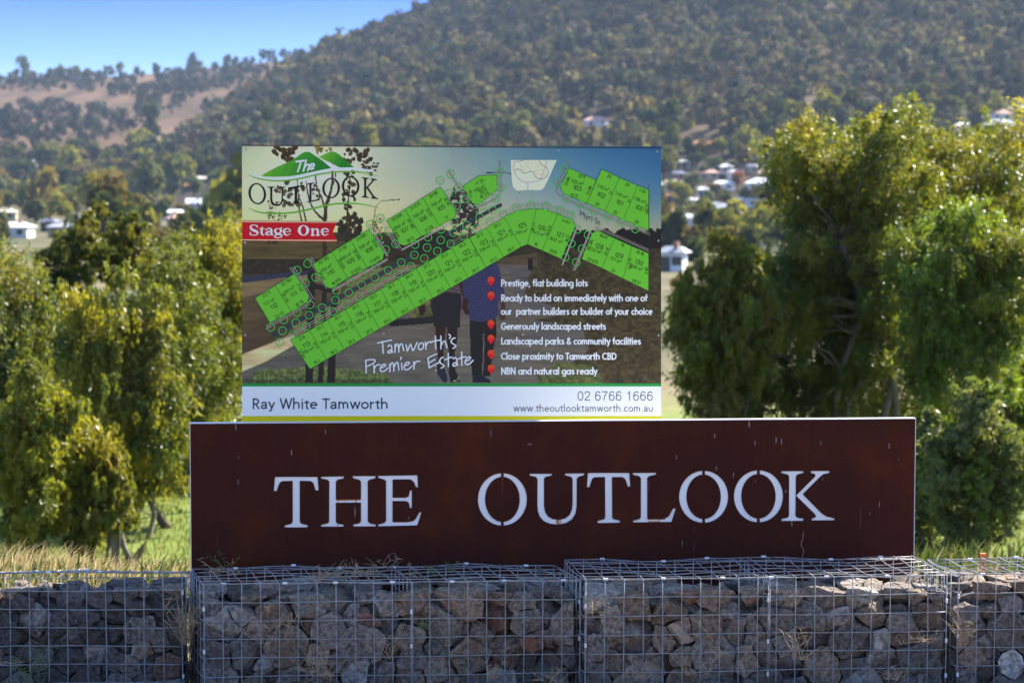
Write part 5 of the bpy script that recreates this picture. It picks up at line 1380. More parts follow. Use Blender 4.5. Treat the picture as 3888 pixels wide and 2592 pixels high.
def broad_tree(name, label, x_px, top_px, width_px, D, low_px, seed, cols, n_leaf=26000, leaf=(.105, .027), droop=.55, bark=None, trunks=1,
               depth_f=.8, cl_n=70, cl_r=(.15, .38), shape=1.0, group=None, cat="tree", crooked=.08, trunk_r=.09, hollow=.35, base_px=None, lean=0.0, boxy=1.0):
    """tapered trunk and limbs; leaves hung in clumps through an uneven crown"""
    rnd = random.Random(seed); rg = np.random.default_rng(seed)
    top = P(x_px, top_px, D); low = P(x_px, low_px, D)
    bx = x_px if base_px is None else base_px
    b0 = P(bx, low_px, D); zb = float(land_z(b0.x, b0.y)) - .05
    root = tag(empty(name, (b0.x, b0.y, zb)), label, cat, group)
    H = top.z - zb; zl = low.z - zb; rx = width_px / FPX * D / 2; ry = rx * depth_f; cxo = top.x - b0.x
    rz = (H - zl) / 2; zc = (H + zl) / 2
    # clump centres: spread through an egg whose surface is broken by noise
    cs = []
    tries = 0
    cl_n = int(cl_n * 1.7)
    while len(cs) < cl_n and tries < 9000:
        tries += 1
        d = unit(rg.normal(size=3)); d = np.sign(d) * np.abs(d) ** boxy; r = (hollow + (1 - hollow) * rg.random() ** .6)
        k = 1 + .28 * math.sin(d[0] * 4.1 + seed) * math.cos(d[2] * 3.7 + seed * 1.7) + .16 * math.sin(d[1] * 7 + d[0] * 6 + seed * 3)
        zz = d[2] * r * k
        wd = (1 - .35 * shape * zz) if zz > 0 else (1 + .1 * shape * zz)
        c = np.array([cxo + d[0] * r * rx * k * wd + lean * zz * rx, d[1] * r * ry * k * wd, zc + zz * rz * .93])
        rad = rnd.uniform(*cl_r) * (rx / 1.3)
        if any(np.linalg.norm((c - q[0]) * [1, 1, 1.1]) < (rad + q[1]) * .52 for q in cs): continue
        cs.append((c, rad))
    zmx = max(c[2] + .8 * r for c, r in cs); zmn = min(c[2] - r for c, r in cs); xm = max(abs(c[0] - cxo) + .8 * r for c, r in cs)
    for c, r in cs:
        c[2] = zl + (c[2] - zmn) / (zmx - zmn) * (H - zl); c[0] = cxo + (c[0] - cxo) * rx / xm
    # wood
    mb = MB()
    forks = []
    for t in range(trunks):
        a = rnd.uniform(0, 6.28)
        o = Vector((rnd.uniform(-.25, .25) * (trunks > 1), rnd.uniform(-.2, .2) * (trunks > 1), 0))
        e = Vector((cxo * .6 + rnd.uniform(-.35, .35) * rx * (1 if trunks > 1 else .3), rnd.uniform(-.3, .3) * ry, zl + (H - zl) * rnd.uniform(.45, .7)))
        pts = limb_points(o, e, rnd, 9, crooked)
        mb.tube(pts, [trunk_r * (1 - .75 * i / 9) * (1.25 if i == 0 else 1) for i in range(10)], n=7)
        forks += pts[3:]
    for c, rad in cs:
        v = Vector(c); cand = [f for f in forks if f.z < v.z + .2] or forks
        f = min(cand, key=lambda q: (q - v).length + rnd.uniform(0, .5))
        pts = limb_points(f, v, rnd, 5, .10)
        r0 = trunk_r * rnd.uniform(.18, .34)
        mb.tube(pts, [r0 * (1 - .8 * i / 5) for i in range(6)], n=5)
    mb.build("trunk", [bark or M_BARK], root, smooth=True)
    # leaves
    tot = sum(r ** 2 for _, r in cs)
    Cs, As, Bs, Ls, Ws, Ts = [], [], [], [], [], []
    cols = np.array(cols, float) * [1.28, 1.27, 1.12]
    for c, rad in cs:
        n = int(n_leaf * 2.0 * rad ** 2 / tot)
        nsub = max(5, int(n / 30))
        sd = unit(rg.normal(size=(nsub, 3))); sr = rad * (.35 + .95 * rg.random(nsub))[:, None]
        subs = c + sd * sr * [1, 1, .85]
        pick = rg.integers(0, nsub, n)
        off = rg.normal(size=(n, 3)) * rad * .13
        off[:, 2] -= np.abs(rg.normal(size=n)) * rad * .40 * droop
        pos = subs[pick] + off
        A = unit(rg.normal(size=(n, 3)) * [1, 1, .8] + [0, 0, -1.6 * droop] + sd[pick] * .5)
        B = unit(np.cross(A, rg.normal(size=(n, 3))))
        Cs.append(pos); As.append(A); Bs.append(B)
        Ls.append(leaf[0] * rg.uniform(.6, 1.3, n)); Ws.append(leaf[1] * rg.uniform(.7, 1.35, n))
        base = cols[rg.integers(0, len(cols))] * rg.uniform(.85, 1.15)
        sub_c = rg.uniform(.8, 1.2, (nsub, 1))
        tt_ = base * sub_c[pick] * rg.uniform(.75, 1.25, (n, 1))
        mixc = cols[rg.integers(0, len(cols), n)]
        w = (rg.random((n, 1)) < .3) * .6
        Ts.append(tt_ * (1 - w) + mixc * w)
    C = np.concatenate(Cs); n = len(C)
    V, Fq = leaf_quads(C, np.concatenate(As), np.concatenate(Bs), np.concatenate(Ls), np.concatenate(Ws))
    fast_mesh("crown", V, Fq, M_LEAF, root, tint=np.repeat(np.concatenate(Ts), 4, axis=0))
    return root

OLIVE = [(.085, .105, .022), (.11, .125, .026), (.065, .088, .022), (.13, .13, .03)]
YELLOW = [(.16, .165, .022), (.19, .175, .026), (.12, .14, .022), (.10, .12, .022)]
GREYG = [(.10, .125, .055), (.13, .15, .065), (.08, .105, .045)]
DARK = [(.068, .084, .026), (.085, .094, .028), (.078, .078, .026)]
RUSTY = [(.135, .11, .03), (.12, .12, .028), (.10, .105, .026), (.11, .12, .03)]
GRN = [(.09, .14, .024), (.12, .17, .03), (.075, .115, .022)]

# left-hand clump
broad_tree("wattle_tree", "drooping green wattle cut by the picture edge, tallest at far left", 60, 905, 760, 36, 1900, 21, OLIVE + GREYG[:1], n_leaf=26000, droop=.9, cl_n=60)
broad_tree("gum_tree", "thin dark olive gum with two loose tufts rising above the left clump", 265, 800, 330, 44, 1300, 22, [(.085, .095, .018), (.10, .10, .02), (.06, .075, .016)], n_leaf=11000, cl_n=26, hollow=.2, trunk_r=.06, shape=.6)
broad_tree("gum_tree", "slender olive gum with a high narrow top left of the yellow tree", 460, 768, 300, 45, 1250, 23, [(.085, .095, .018), (.11, .11, .02), (.06, .075, .016)], n_leaf=9000, cl_n=22, hollow=.15, trunk_r=.06, shape=.8)
broad_tree("wattle_tree", "yellow-green wattle beside the left edge of the billboard", 800, 800, 640, 41, 1500, 24, YELLOW, n_leaf=24000, droop=.7, cl_n=60)
broad_tree("gum_tree", "dark shaded tree filling the gap left of the rusted sign", 800, 1050, 680, 46, 2010, 25, DARK + OLIVE[:2], n_leaf=28000, boxy=.6, droop=.5, cl_n=50, trunk_r=.12)
broad_tree("wattle_tree", "weeping wattle with hanging sprays over the bright lawn", 500, 1000, 600, 33.5, 2040, 26, OLIVE + YELLOW[:2], n_leaf=28000, droop=1.25, cl_n=64, trunk_r=.05, trunks=3, bark=M_PALEBARK)
broad_tree("wattle_shrub", "low yellow-green shrub in front of the left wattles", 150, 1340, 520, 31, 2060, 27, YELLOW + OLIVE[:1], n_leaf=19000, droop=.9, cl_n=44, trunk_r=.04, trunks=3, cat="shrub")
broad_tree("wattle_shrub", "small brown-tipped shrub at the foot of the weeping wattle", 395, 1640, 380, 31.5, 2075, 28, RUSTY + OLIVE[:2], n_leaf=12000, droop=1.0, cl_n=30, trunk_r=.035, trunks=3, cat="shrub")
broad_tree("wattle_tree", "full olive wattle filling the bank between the weeping one and the billboard", 640, 930, 620, 39, 1900, 41, OLIVE + YELLOW[2:], n_leaf=26000, droop=.8, cl_n=60, trunk_r=.07, boxy=.7)
# right-hand clump
broad_tree("gum_tree", "soft olive gum filling the middle of the right-hand clump", 3400, 440, 620, 40.5, 1500, 42, OLIVE + YELLOW[2:3], n_leaf=30000, droop=.5, cl_n=70, trunk_r=.08, hollow=.25, shape=.1, boxy=.6, bark=M_PALEBARK)
broad_tree("gum_tree", "tall bushy gum with pale forked trunks right of the billboard", 3200, 388, 720, 39, 1420, 31, OLIVE + YELLOW[:2] + OLIVE[:2], n_leaf=46000, boxy=.5, droop=.5, cl_n=110, bark=M_PALEBARK, trunks=4, trunk_r=.085, base_px=3260, crooked=.1, hollow=.25, shape=.1)
broad_tree("gum_tree", "broad gum with a bumpy top behind the tall one", 3600, 415, 760, 42, 1300, 32, OLIVE + YELLOW[1:3], n_leaf=36000, boxy=.5, droop=.5, cl_n=80, trunks=2, bark=M_PALEBARK, trunk_r=.09, hollow=.25, shape=.25)
broad_tree("gum_tree", "golden-olive tree cut by the right picture edge", 3930, 520, 520, 43, 1500, 33, [(.17, .13, .02), (.14, .12, .02), (.10, .095, .02)], n_leaf=22000, cl_n=56, trunk_r=.08)
broad_tree("wattle_tree", "rounded olive wattle just right of the billboard edge", 2740, 845, 470, 37, 1600, 34, YELLOW[2:] + RUSTY[:2] + OLIVE[1:2], n_leaf=24000, droop=.8, cl_n=56, trunk_r=.06)
broad_tree("gum_tree", "dark tree with a shadowy hollow above the end of the sign", 2960, 930, 800, 40, 1700, 35, DARK[:1] + OLIVE, n_leaf=32000, boxy=.6, droop=.5, cl_n=60, trunk_r=.08, trunks=2, bark=M_PALEBARK)
broad_tree("wattle_tree", "bright green wattle under the broad gum", 3640, 760, 660, 36, 1560, 36, GRN + OLIVE[:3], n_leaf=32000, boxy=.6, droop=.7, cl_n=66, bark=M_PALEBARK, trunk_r=.06, trunks=2)
broad_tree("saltbush_shrub", "big pale green bush behind the end gabion", 3720, 1430, 520, 31, 2120, 37, GREYG + GRN[:1], n_leaf=26000, droop=.3, leaf=(.085, .028), cl_n=60, trunk_r=.04, trunks=3, cat="shrub")
broad_tree("saltbush_shrub", "shorter grey-green bush at the right end of the rusted sign", 3510, 1540, 330, 33, 2150, 38, GREYG, n_leaf=14000, droop=.35, leaf=(.085, .028), cl_n=34, trunk_r=.03, trunks=3, cat="shrub")
broad_tree("wattle_shrub", "dim olive thicket low between the sign and the right-hand gums", 3420, 900, 800, 44.5, 1950, 39, OLIVE, n_leaf=28000, boxy=.6, droop=.5, cl_n=46, trunk_r=.05, cat="shrub")

broad_tree("wattle_shrub", "mid-green rounded wattle at the right picture edge above the pale bush", 3850, 1120, 460, 38, 1720, 40, GRN + OLIVE[:2], n_leaf=18000, droop=.6, cl_n=40, trunk_r=.05, trunks=2, cat="shrub")

# ------------------------------------------------------------------ far trees, shared shapes
def clump_crown(seed, n, shape, leaf):
    """a unit crown (radius about 1, base at 0) of leaf clumps"""
    rg = np.random.default_rng(seed)
    k = {"round": 9, "tall": 8, "flat": 9, "cone": 7}[shape]
    cs = unit(rg.normal(size=(k, 3))) * rg.uniform(.25, .75, (k, 1))
    if shape == "round": cs = cs * [1, 1, .8] + [0, 0, 1.05]
    elif shape == "tall": cs = cs * [.7, .7, 1.3] + [0, 0, 1.5]
    elif shape == "flat": cs = cs * [1.15, 1.15, .5] + [0, 0, 1.15]
    else:
        cs[:, 2] = np.linspace(.4, 3.2, k); cs[:, :2] *= (1.1 - cs[:, 2:3] / 3.4) * .35
    rad = rg.uniform(.34, .58, k) if shape != "cone" else np.linspace(.5, .2, k)
    pk = rg.integers(0, k, n)
    d = unit(rg.normal(size=(n, 3)) + [0, 0, .25])
    C = cs[pk] + d * rad[pk][:, None] * rg.uniform(.65, 1.08, (n, 1))
    nrm = unit(d + rg.normal(size=(n, 3)) * .32)
    A = unit(np.cross(nrm, rg.normal(size=(n, 3)))); B = np.cross(nrm, A)
    L = leaf * rg.uniform(.6, 1.4, n); W = L * rg.uniform(.55, .95, n)
    V, Fq = leaf_quads(C, A, B, L, W)
    V += rg.normal(size=V.shape) * leaf * .10
    t = np.repeat(rg.uniform(.75, 1.25, (n, 1)) * (rg.uniform(.85, 1.15, (k, 1))[pk]), 4, axis=0) * np.ones(3)
    return V, Fq, t
def far_trunk(shape):
    mb = MB(); h = 1.0
    mb.tube([(0, 0, -.15), (.03, 0, .5), (-.02, .02, h)], [.10, .07, .04], n=6)
    for a in (0.4, 2.3, 4.4): mb.tube([(0, 0, .5), (.3 * math.cos(a), .3 * math.sin(a), 1.0)], [.05, .02], n=5)
    return mb

FAR_COLS = {"olive": (.102, .106, .032), "grey-green": (.094, .108, .046), "yellow-green": (.185, .178, .032), "dark green": (.040, .056, .020), "brown-tinged": (.13, .10, .038), "autumn orange": (.24, .095, .045)}
proto = {}
for si, shp in enumerate(("round", "tall", "flat", "cone")):
    for ci, (cn, cc) in enumerate(FAR_COLS.items()):
        for v in range(2):
            V, Fq, t = clump_crown(100 + si * 20 + ci * 3 + v, 420, shp, .30)
            root = empty("suburb_tree", (0, 0, -500))
            c_o = fast_mesh("crown", V, Fq, M_FARLEAF, root, tint=t * np.array(cc))
            t_o = far_trunk(shp).build("trunk", [M_BARK], root, smooth=True)
            proto[(shp, cn, v)] = root
used_proto = set()
def copy_tree(root):
    c = root.copy(); COL.objects.link(c)
    for ch in root.children:
        d = ch.copy(); COL.objects.link(d); d.parent = c
    return c
def land_at(px, py, dmin=70, dmax=3000):
    """where the line of sight through a photo pixel meets the land"""
    prev = None
    for D in np.geomspace(dmin, dmax, 260):
        q = P(px, py, float(D)); 
        if q.z < float(land_z(q.x, q.y)): return float(D)
    return dmax

far_n = [0]
def far_tree(px, base_py, width_px, shp, cn, label, group, D=None, cat="tree", name=None):
    D = D or land_at(px, base_py)
    q = P(px, base_py, D)
    key = (shp, cn, far_n[0] % 2); far_n[0] += 1
    root = proto[key]
    r = width_px / FPX * D / 2 / 1.15
    if key in used_proto: root = copy_tree(root)
    used_proto.add(key)
    if name: root.name = name
    root.location = (q.x, q.y, float(land_z(q.x, q.y)))
    root.rotation_euler = (0, 0, random.uniform(0, 6.28)); s_ = r * random.uniform(.92, 1.08)
    root.scale = (s_, s_, s_ * random.uniform(.85, 1.15))
    tag(root, label, cat, group)
    return root

# ------------------------------------------------------------------ houses of the suburb
def house_mat(name, c, rough=.6, var=.06):
    return mat_plain(name, c, rough=rough, var=var, scale=1.5)
ROOF = {"white": house_mat("white_tin_roof", (.78, .78, .77), .45), "cream": house_mat("cream_tin_roof", (.66, .60, .50), .5), "pink": house_mat("faded_tile_roof", (.46, .27, .22), .8, .15),
        "red": house_mat("red_tile_roof", (.36, .12, .08), .8, .15), "grey": house_mat("grey_tin_roof", (.30, .32, .36), .5), "slate": house_mat("slate_blue_roof", (.14, .16, .22), .6), "brown": house_mat("brown_tile_roof", (.22, .13, .10), .8, .15)}
WALL = {"white": house_mat("white_wall", (.72, .71, .68)), "brick": house_mat("brick_wall", (.30, .17, .12), .9, .2), "cream": house_mat("cream_wall", (.58, .50, .38)), "tan": house_mat("tan_brick_wall", (.40, .29, .20), .9, .15)}
M_PANE = mat_plain("dark_window", (.03, .035, .045), rough=.15, spec=.6)
house_rects = []
def house(px, py, wpx, roof, wall, label, hip=True, rise=.24, D=None, two=False, turn=None):
    rnd = random.Random(int(px * 7 + py))
    D = D or land_at(px, py)
    q = P(px, py, D); z0 = float(land_z(q.x, q.y))
    w = wpx / FPX * D; d = min(w * rnd.uniform(.55, .75), 11); hh = 5.2 if two else 2.7
    yaw = R(turn if turn is not None else rnd.uniform(-22, 22))
    root = tag(empty("house", (q.x, q.y, z0), yaw), label, "house", "houses of the suburb below the hill")
    # walls with window openings (front wall in panels around each opening)
    mb = MB(); x0, x1, y0, y1 = -w / 2, w / 2, -d / 2, d / 2
    mb.box(x0, x1, y0, y1, -2.5, hh); mb.build("wall", [WALL[wall]], root)
    r_ = MB(); ov = .6; rr = max(.9, d * rise); zt = hh + rr
    inset = d / 2 if hip else 0
    a = [(x0 - ov, y0 - ov, hh + .02), (x1 + ov, y0 - ov, hh + .02), (x1 + ov, y1 + ov, hh + .02), (x0 - ov, y1 + ov, hh + .02), (x0 - ov + inset, 0, zt), (x1 + ov - inset, 0, zt)]
    r_.add(a, [(0, 1, 5, 4), (2, 3, 4, 5), (1, 2, 5), (3, 0, 4), (3, 2, 1, 0)])
    if w > 13:      # a projecting wing
        wx = x0 + w * rnd.uniform(.18, .3) if rnd.random() < .5 else x1 - w * rnd.uniform(.18, .3); ww = w * .16
        r_.add([(wx - ww, y0 - ov - 2.4, hh + .03), (wx + ww, y0 - ov - 2.4, hh + .03), (wx + ww, 0, hh + .03), (wx - ww, 0, hh + .03), (wx, y0 - ov - 2.4, hh + rr * .75), (wx, 0, hh + rr * .75)],
               [(0, 4, 5, 3), (1, 2, 5, 4), (0, 1, 4), (3, 2, 1, 0)])
        m2 = MB(); m2.box(wx - ww + .4, wx + ww - .4, y0 - 2.3, y0 - .002, -2.5, hh); m2.build("wing", [WALL[wall]], root)
    rf = r_.build("roof", [ROOF[roof]], root)
    if rnd.random() < .5:
        cb = MB(); cb.box(w * .18 - .3, w * .18 + .3, -.9, -.35, hh + .2, zt + .7); cb.build("chimney", [WALL["brick"]], rf)
    for k in range(max(2, int(w / 4.5))):
        cxw = x0 + w * (k + .5) / max(2, int(w / 4.5)); m3 = MB(); m3.box(cxw - .75, cxw + .75, y0 - .03, y0 - .004, .9 if k % 3 else .05, 2.15)
        m3.build("window" if k % 3 else "door", [M_PANE], root)
    house_rects.append((px - wpx * .6, px + wpx * .6, py - wpx * .55, py + 8))
    return root
for h in [
    (109, 632, 72, "white", "white", "small white-roofed house at the bottom edge of the bare slope, far left", {}),
    (166, 628, 44, "cream", "white", "little cream-roofed house touching the white one under the bare slope"),
    (856, 704, 92, "white", "white", "bright white-roofed house between two trees left of the board logo"),
    (764, 706, 60, "cream", "tan", "cream-roofed house just left of the bright white one by the logo"),
    (672, 722, 78, "pink", "tan", "faded pink roof behind the dark conifer left of the billboard"),
    (722, 728, 52, "red", "brick", "small terracotta house beside the dark conifer"),
    (742, 802, 62, "white", "white", "white gabled cottage above the yellow wattle", {"hip": False, "rise": .45}),
    (18, 836, 90, "cream", "cream", "cream-roofed house cut by the left picture edge"),
    (62, 905, 118, "white", "white", "long white house low at the far left above the wattle"),
    (372, 850, 104, "grey", "white", "grey-roofed house showing between the two dark olive gums"),
    (236, 905, 100, "grey", "tan", "low grey roof just right of the long white house"),
    (664, 838, 96, "white", "white", "flat white roof above the yellow-green wattle", {"rise": .12}),
    (690, 866, 104, "pink", "brick", "pinkish tiled house right behind the yellow wattle top"),
    (776, 876, 92, "pink", "tan", "rosy roof beside the red ribbon on the billboard"),
    (190, 880, 60, "slate", "brick", "dark blue roof between the white house and the olive gum"),
    (2556, 744, 118, "white", "white", "wide white roof touching the right edge of the billboard"),
    (2747, 742, 80, "white", "white", "white-roofed house left of the orange autumn tree"),
    (2893, 730, 116, "white", "white", "gleaming white roof beside the tall gum, right of the autumn tree"),
    (2688, 698, 76, "pink", "tan", "dusty pink roof above the white ones right of the billboard"),
    (2560, 704, 84, "slate", "brick", "dark slate roof above the wide white roof by the billboard"),
    (2745, 660, 62, "white", "cream", "small pale roof higher up behind the dusty pink one"),
    (2710, 822, 150, "grey", "cream", "long grey roof in the lower row right of the billboard"),
    (2545, 838, 76, "pink", "brick", "brick-pink roof below the wide white one by the billboard"),
    (2556, 782, 52, "red", "brick", "small orange-red roof under the wide white one"),
    (2556, 1030, 92, "grey", "white", "pale grey roofed house nearest the camera by the billboard edge", {"D": 330}),
    (2852, 672, 62, "slate", "tan", "grey-blue roof by the top left of the tall gum"),
    (2676, 762, 58, "white", "white", "tiny white shed-like house between the two white roofs", {"hip": False}),
    (3215, 712, 76, "red", "brick", "red roof glimpsed through a gap in the tall gum"),
    (3765, 474, 150, "pink", "white", "long pink-roofed house up on the hillside at right"),
    (3790, 512, 150, "grey", "cream", "grey-roofed house just below the pink one on the hillside"),
    (2672, 588, 130, "red", "brick", "long dull red roof at the foot of the bush right of the billboard top"),
    (2725, 596, 56, "slate", "tan", "blue-grey roof at the end of the long dull red one"),
    (2262, 482, 90, "pink", "white", "pinkish hillside house above the top right of the billboard"),
    (2318, 500, 50, "grey", "tan", "dim grey house right of the pinkish one on the hillside"),
    (2606, 640, 64, "cream", "tan", "cream roof in the top row of the town beside the billboard's blue sky"), (2826, 628, 58, "grey", "brick", "little grey roof in the top row near the tall gum"),
    (2790, 690, 54, "grey", "white", "grey-roofed cottage between the dusty pink roof and the tall gum"), (2632, 792, 58, "white", "cream", "pale roof in the row under the wide white one"),
    (2832, 800, 84, "white", "white", "white-walled house low beside the tall gum"), (2790, 842, 70, "pink", "brick", "faded tile roof at the bottom of the town near the wattle"),
    (2622, 862, 86, "white", "white", "white roof at the bottom of the town by the billboard edge"), (3660, 500, 70, "white", "white", "small white roof on the hillside left of the grey-roofed house"),
    (3868, 440, 70, "cream", "tan", "cream roof highest on the hillside at the right edge"), (520, 792, 70, "white", "white", "white roof half hidden in trees left of the logo"),
    (330, 770, 64, "cream", "white", "cream roof half hidden above the dark olive gums"), (440, 838, 70, "pink", "brick", "pinkish roof just right of the thin olive gum tufts"),
    (590, 740, 56, "grey", "tan", "grey roof left of the dark conifer")]:
    kw = h[6] if len(h) > 6 else {}
    house(*h[:6], **kw)

# ------------------------------------------------------------------ suburb trees, one by one
SHW = {"round": "round-headed", "tall": "upright", "flat": "spreading"}
rt = random.Random(99)
def zone(name, n, x0, x1, y0, y1, wmin, wmax, group, colours=("olive", "grey-green", "yellow-green", "dark green", "brown-tinged")):
    combos = [(s_, c_) for s_ in ("round", "tall", "flat") for c_ in colours]
    rt.shuffle(combos); placed = []
    tries = 0
    while len(placed) < min(n, len(combos)) and tries < 900:
        tries += 1
        px, py = rt.uniform(x0, x1), rt.uniform(y0, y1); w = rt.uniform(wmin, wmax) * 1.22
        if any(a - w * .35 < px < b + w * .35 and py > d - 14 and py - w * 1.15 < d - 12 for a, b, c, d in house_rects) and rt.random() < .95: continue
        if any(abs(px - a) < (w + ww) * .30 and abs(py - b) < 26 for a, b, ww in placed): continue
        s_, c_ = combos[len(placed)]
        far_tree(px, py, w, s_, c_, f"{SHW[s_]} {c_} tree {name}", group)
        placed.append((px, py, w))
G_ = "trees of the suburb below the hill"
zone("under the bare slope at far left", 13, -60, 300, 640, 720, 75, 130, G_)
zone("in the second row under the bare slope", 13, 250, 560, 620, 740, 75, 135, G_)
zone("along the bush edge left of the logo", 14, 540, 915, 570, 690, 70, 125, G_)
zone("above the long white house at left", 12, -60, 290, 735, 850, 85, 150, G_)
zone("behind the dark olive gums at left", 13, 270, 600, 745, 860, 80, 145, G_)
zone("among the roofs left of the ribbon", 13, 570, 915, 700, 860, 65, 120, G_)
zone("peeping over the top edge of the billboard, left half", 14, 930, 1650, 540, 590, 70, 120, G_)
zone("peeping over the top edge of the billboard, right half", 14, 1650, 2500, 500, 585, 70, 120, G_)
zone("among the roofs right of the billboard", 13, 2500, 2880, 600, 690, 60, 105, G_)
zone("in front of the white roofs right of the billboard", 13, 2500, 2900, 745, 860, 55, 100, G_)
zone("low beside the right edge of the billboard", 11, 2490, 2760, 890, 1300, 70, 130, G_)
zone("on the slope above the tall gum", 14, 2860, 3500, 470, 560, 70, 125, G_)
zone("around the hillside houses at right", 13, 3450, 3950, 440, 560, 70, 125, G_)
zone("low in front of the long white house at left", 11, -60, 560, 925, 990, 42, 72, G_)
zone("on the flat below the white roofs right of the billboard", 9, 2500, 2900, 880, 960, 42, 70, G_)
far_tree(694, 745, 34, "cone", "dark green", "dark narrow conifer standing among the roofs left of the billboard", G_, name="cypress_tree")
far_tree(2800, 725, 78, "tall", "autumn orange", "orange autumn tree between the white roofs right of the billboard", G_)
far_tree(2735, 790, 56, "round", "autumn orange", "small orange shrub below the white roofs right of the billboard", G_)
far_tree(2570, 1105, 90, "round", "autumn orange", "russet bush beside the right edge of the billboard", G_)
# trees that stand up against the sky along the ridge
R_ = "trees along the skyline"
for px, py, w, sh_, c_, lab in ((522, 296, 46, "round", "dark green", "lollipop tree alone on the bare skyline"), (636, 282, 34, "round", "olive", "small round tree on the skyline right of the lollipop tree"),
        (735, 274, 62, "round", "dark green", "dark tree on the skyline with a long shadow below it"), (865, 262, 52, "flat", "olive", "low spreading tree on the skyline near the reddish crest"),
        (90, 312, 74, "tall", "grey-green", "feathery tall tree on the skyline at far left"), (230, 302, 70, "flat", "olive", "broad tree on the left skyline"), (290, 300, 66, "round", "grey-green", "pale tree beside the broad one on the left skyline"),
        (350, 302, 40, "round", "dark green", "small dark tree on the left skyline"), (400, 296, 44, "tall", "olive", "upright tree left of the gap on the skyline"), (452, 292, 50, "tall", "grey-green", "wispy tree just left of the lollipop tree"),
        (1232, 190, 74, "tall", "grey-green", "wispy pale tree where the bush meets the sky"), (1160, 232, 58, "tall", "dark green", "dark tree at the step in the skyline"), (1600, 62, 54, "tall", "grey-green", "thin tree poking above the bush skyline"),
        (1470, 108, 56, "tall", "olive", "small-topped tree on the rising bush skyline"), (1690, 36, 60, "tall", "dark green", "dark tree at the top edge where the sky ends")):
    Dm = 2560 if px < 1130 else 1860
    far_tree(px, py, w, sh_, c_, lab, R_, D=Dm, name="ridge_tree")
for key, root in proto.items():
    if key not in used_proto:
        for ch in list(root.children): bpy.data.objects.remove(ch)
        bpy.data.objects.remove(root)

# ------------------------------------------------------------------ the bush on the hills: a far-off wood read as one mass
def wood(name, n, smin, smax, y0, y1, zf, keep, rmin, rmax, seed, label, cols, nq=64, mat=None):
    rg = np.random.default_rng(seed)
    vars_ = [clump_crown(500 + seed * 10 + k, nq, ("round", "tall", "flat", "round", "tall")[k % 5], .50) for k in range(10)]
    s = rg.uniform(smin, smax, n * 3); y = np.sqrt(rg.uniform(y0 ** 2, y1 ** 2, n * 3))
    x = (s - CX) / FPX * y; z = zf(x, y)
    ok = keep(s, x, y, z, rg); x, y, z = x[ok][:n], y[ok][:n], z[ok][:n]
    vi = rg.integers(0, 10, len(x)); Vs, Fs, Ts = [], [], []; b = 0
    cols = np.array(cols)
    patch = _noise2(x, y, .012)
    for k in range(10):
        V, Fq, t = vars_[k]; sel = np.where(vi == k)[0]
        if not len(sel): continue
        m = len(sel); sc = rg.uniform(rmin, rmax, m) * rg.choice([.6, .85, 1, 1.1, 1.45], m); an = rg.uniform(0, 6.28, m); ca, sa = np.cos(an), np.sin(an)
        X = V[None, :, 0] * ca[:, None] - V[None, :, 1] * sa[:, None]; Y = V[None, :, 0] * sa[:, None] + V[None, :, 1] * ca[:, None]
        vz = rg.uniform(.8, 1.25, m)
        W = np.stack([X * sc[:, None] + x[sel][:, None], Y * sc[:, None] + y[sel][:, None], V[None, :, 2] * (sc * vz)[:, None] + z[sel][:, None] - .6], -1)
        Vs.append(W.reshape(-1, 3)); Fs.append((Fq[None] + (np.arange(m) * len(V))[:, None, None]).reshape(-1, 4) + b); b += m * len(V)
        ci = np.clip((rg.random(m) * len(cols)).astype(int), 0, len(cols) - 1)
        base = cols[ci] * rg.uniform(.75, 1.3, (m, 1)) * (1 + .34 * patch[sel][:, None])
        Ts.append((base[:, None, :] * t[None]).reshape(-1, 3))
    tag(fast_mesh(name, np.concatenate(Vs), np.concatenate(Fs), mat or M_FARLEAF, tint=np.concatenate(Ts)), label, "bush", kind="stuff")
BUSH = [(.112, .096, .048), (.088, .080, .043), (.134, .108, .052), (.050, .055, .034), (.092, .077, .046), (.134, .116, .044), (.068, .076, .040)]
def clear_of_houses(s, y, z):
    Y = HOR - (z - CAMZ) * FPX / y
    return ~np.any([(s > a - 16) & (s < b + 16) & (Y > c) & (Y < d + (72 if b < 1000 else 80)) for a, b, c, d in house_rects], axis=0)
wood("hill_forest", 8600, -1500, 5400, 905, 1960, hill_main_z,
     lambda s, x, y, z, rg: (z > hill_left_z(x, y) - 2) & (z > -9) & (rg.random(len(s)) < .96 - .5 * (y < 960)) & clear_of_houses(s, y, z) & (_noise2(x, y, .021) + .6 * _noise2(x, y, .05) > -1.15 + .25 * rg.random(len(s))), 3.4, 6.0, 1, "dry eucalypt bush covering the big hill", BUSH, nq=84, mat=M_BUSH)
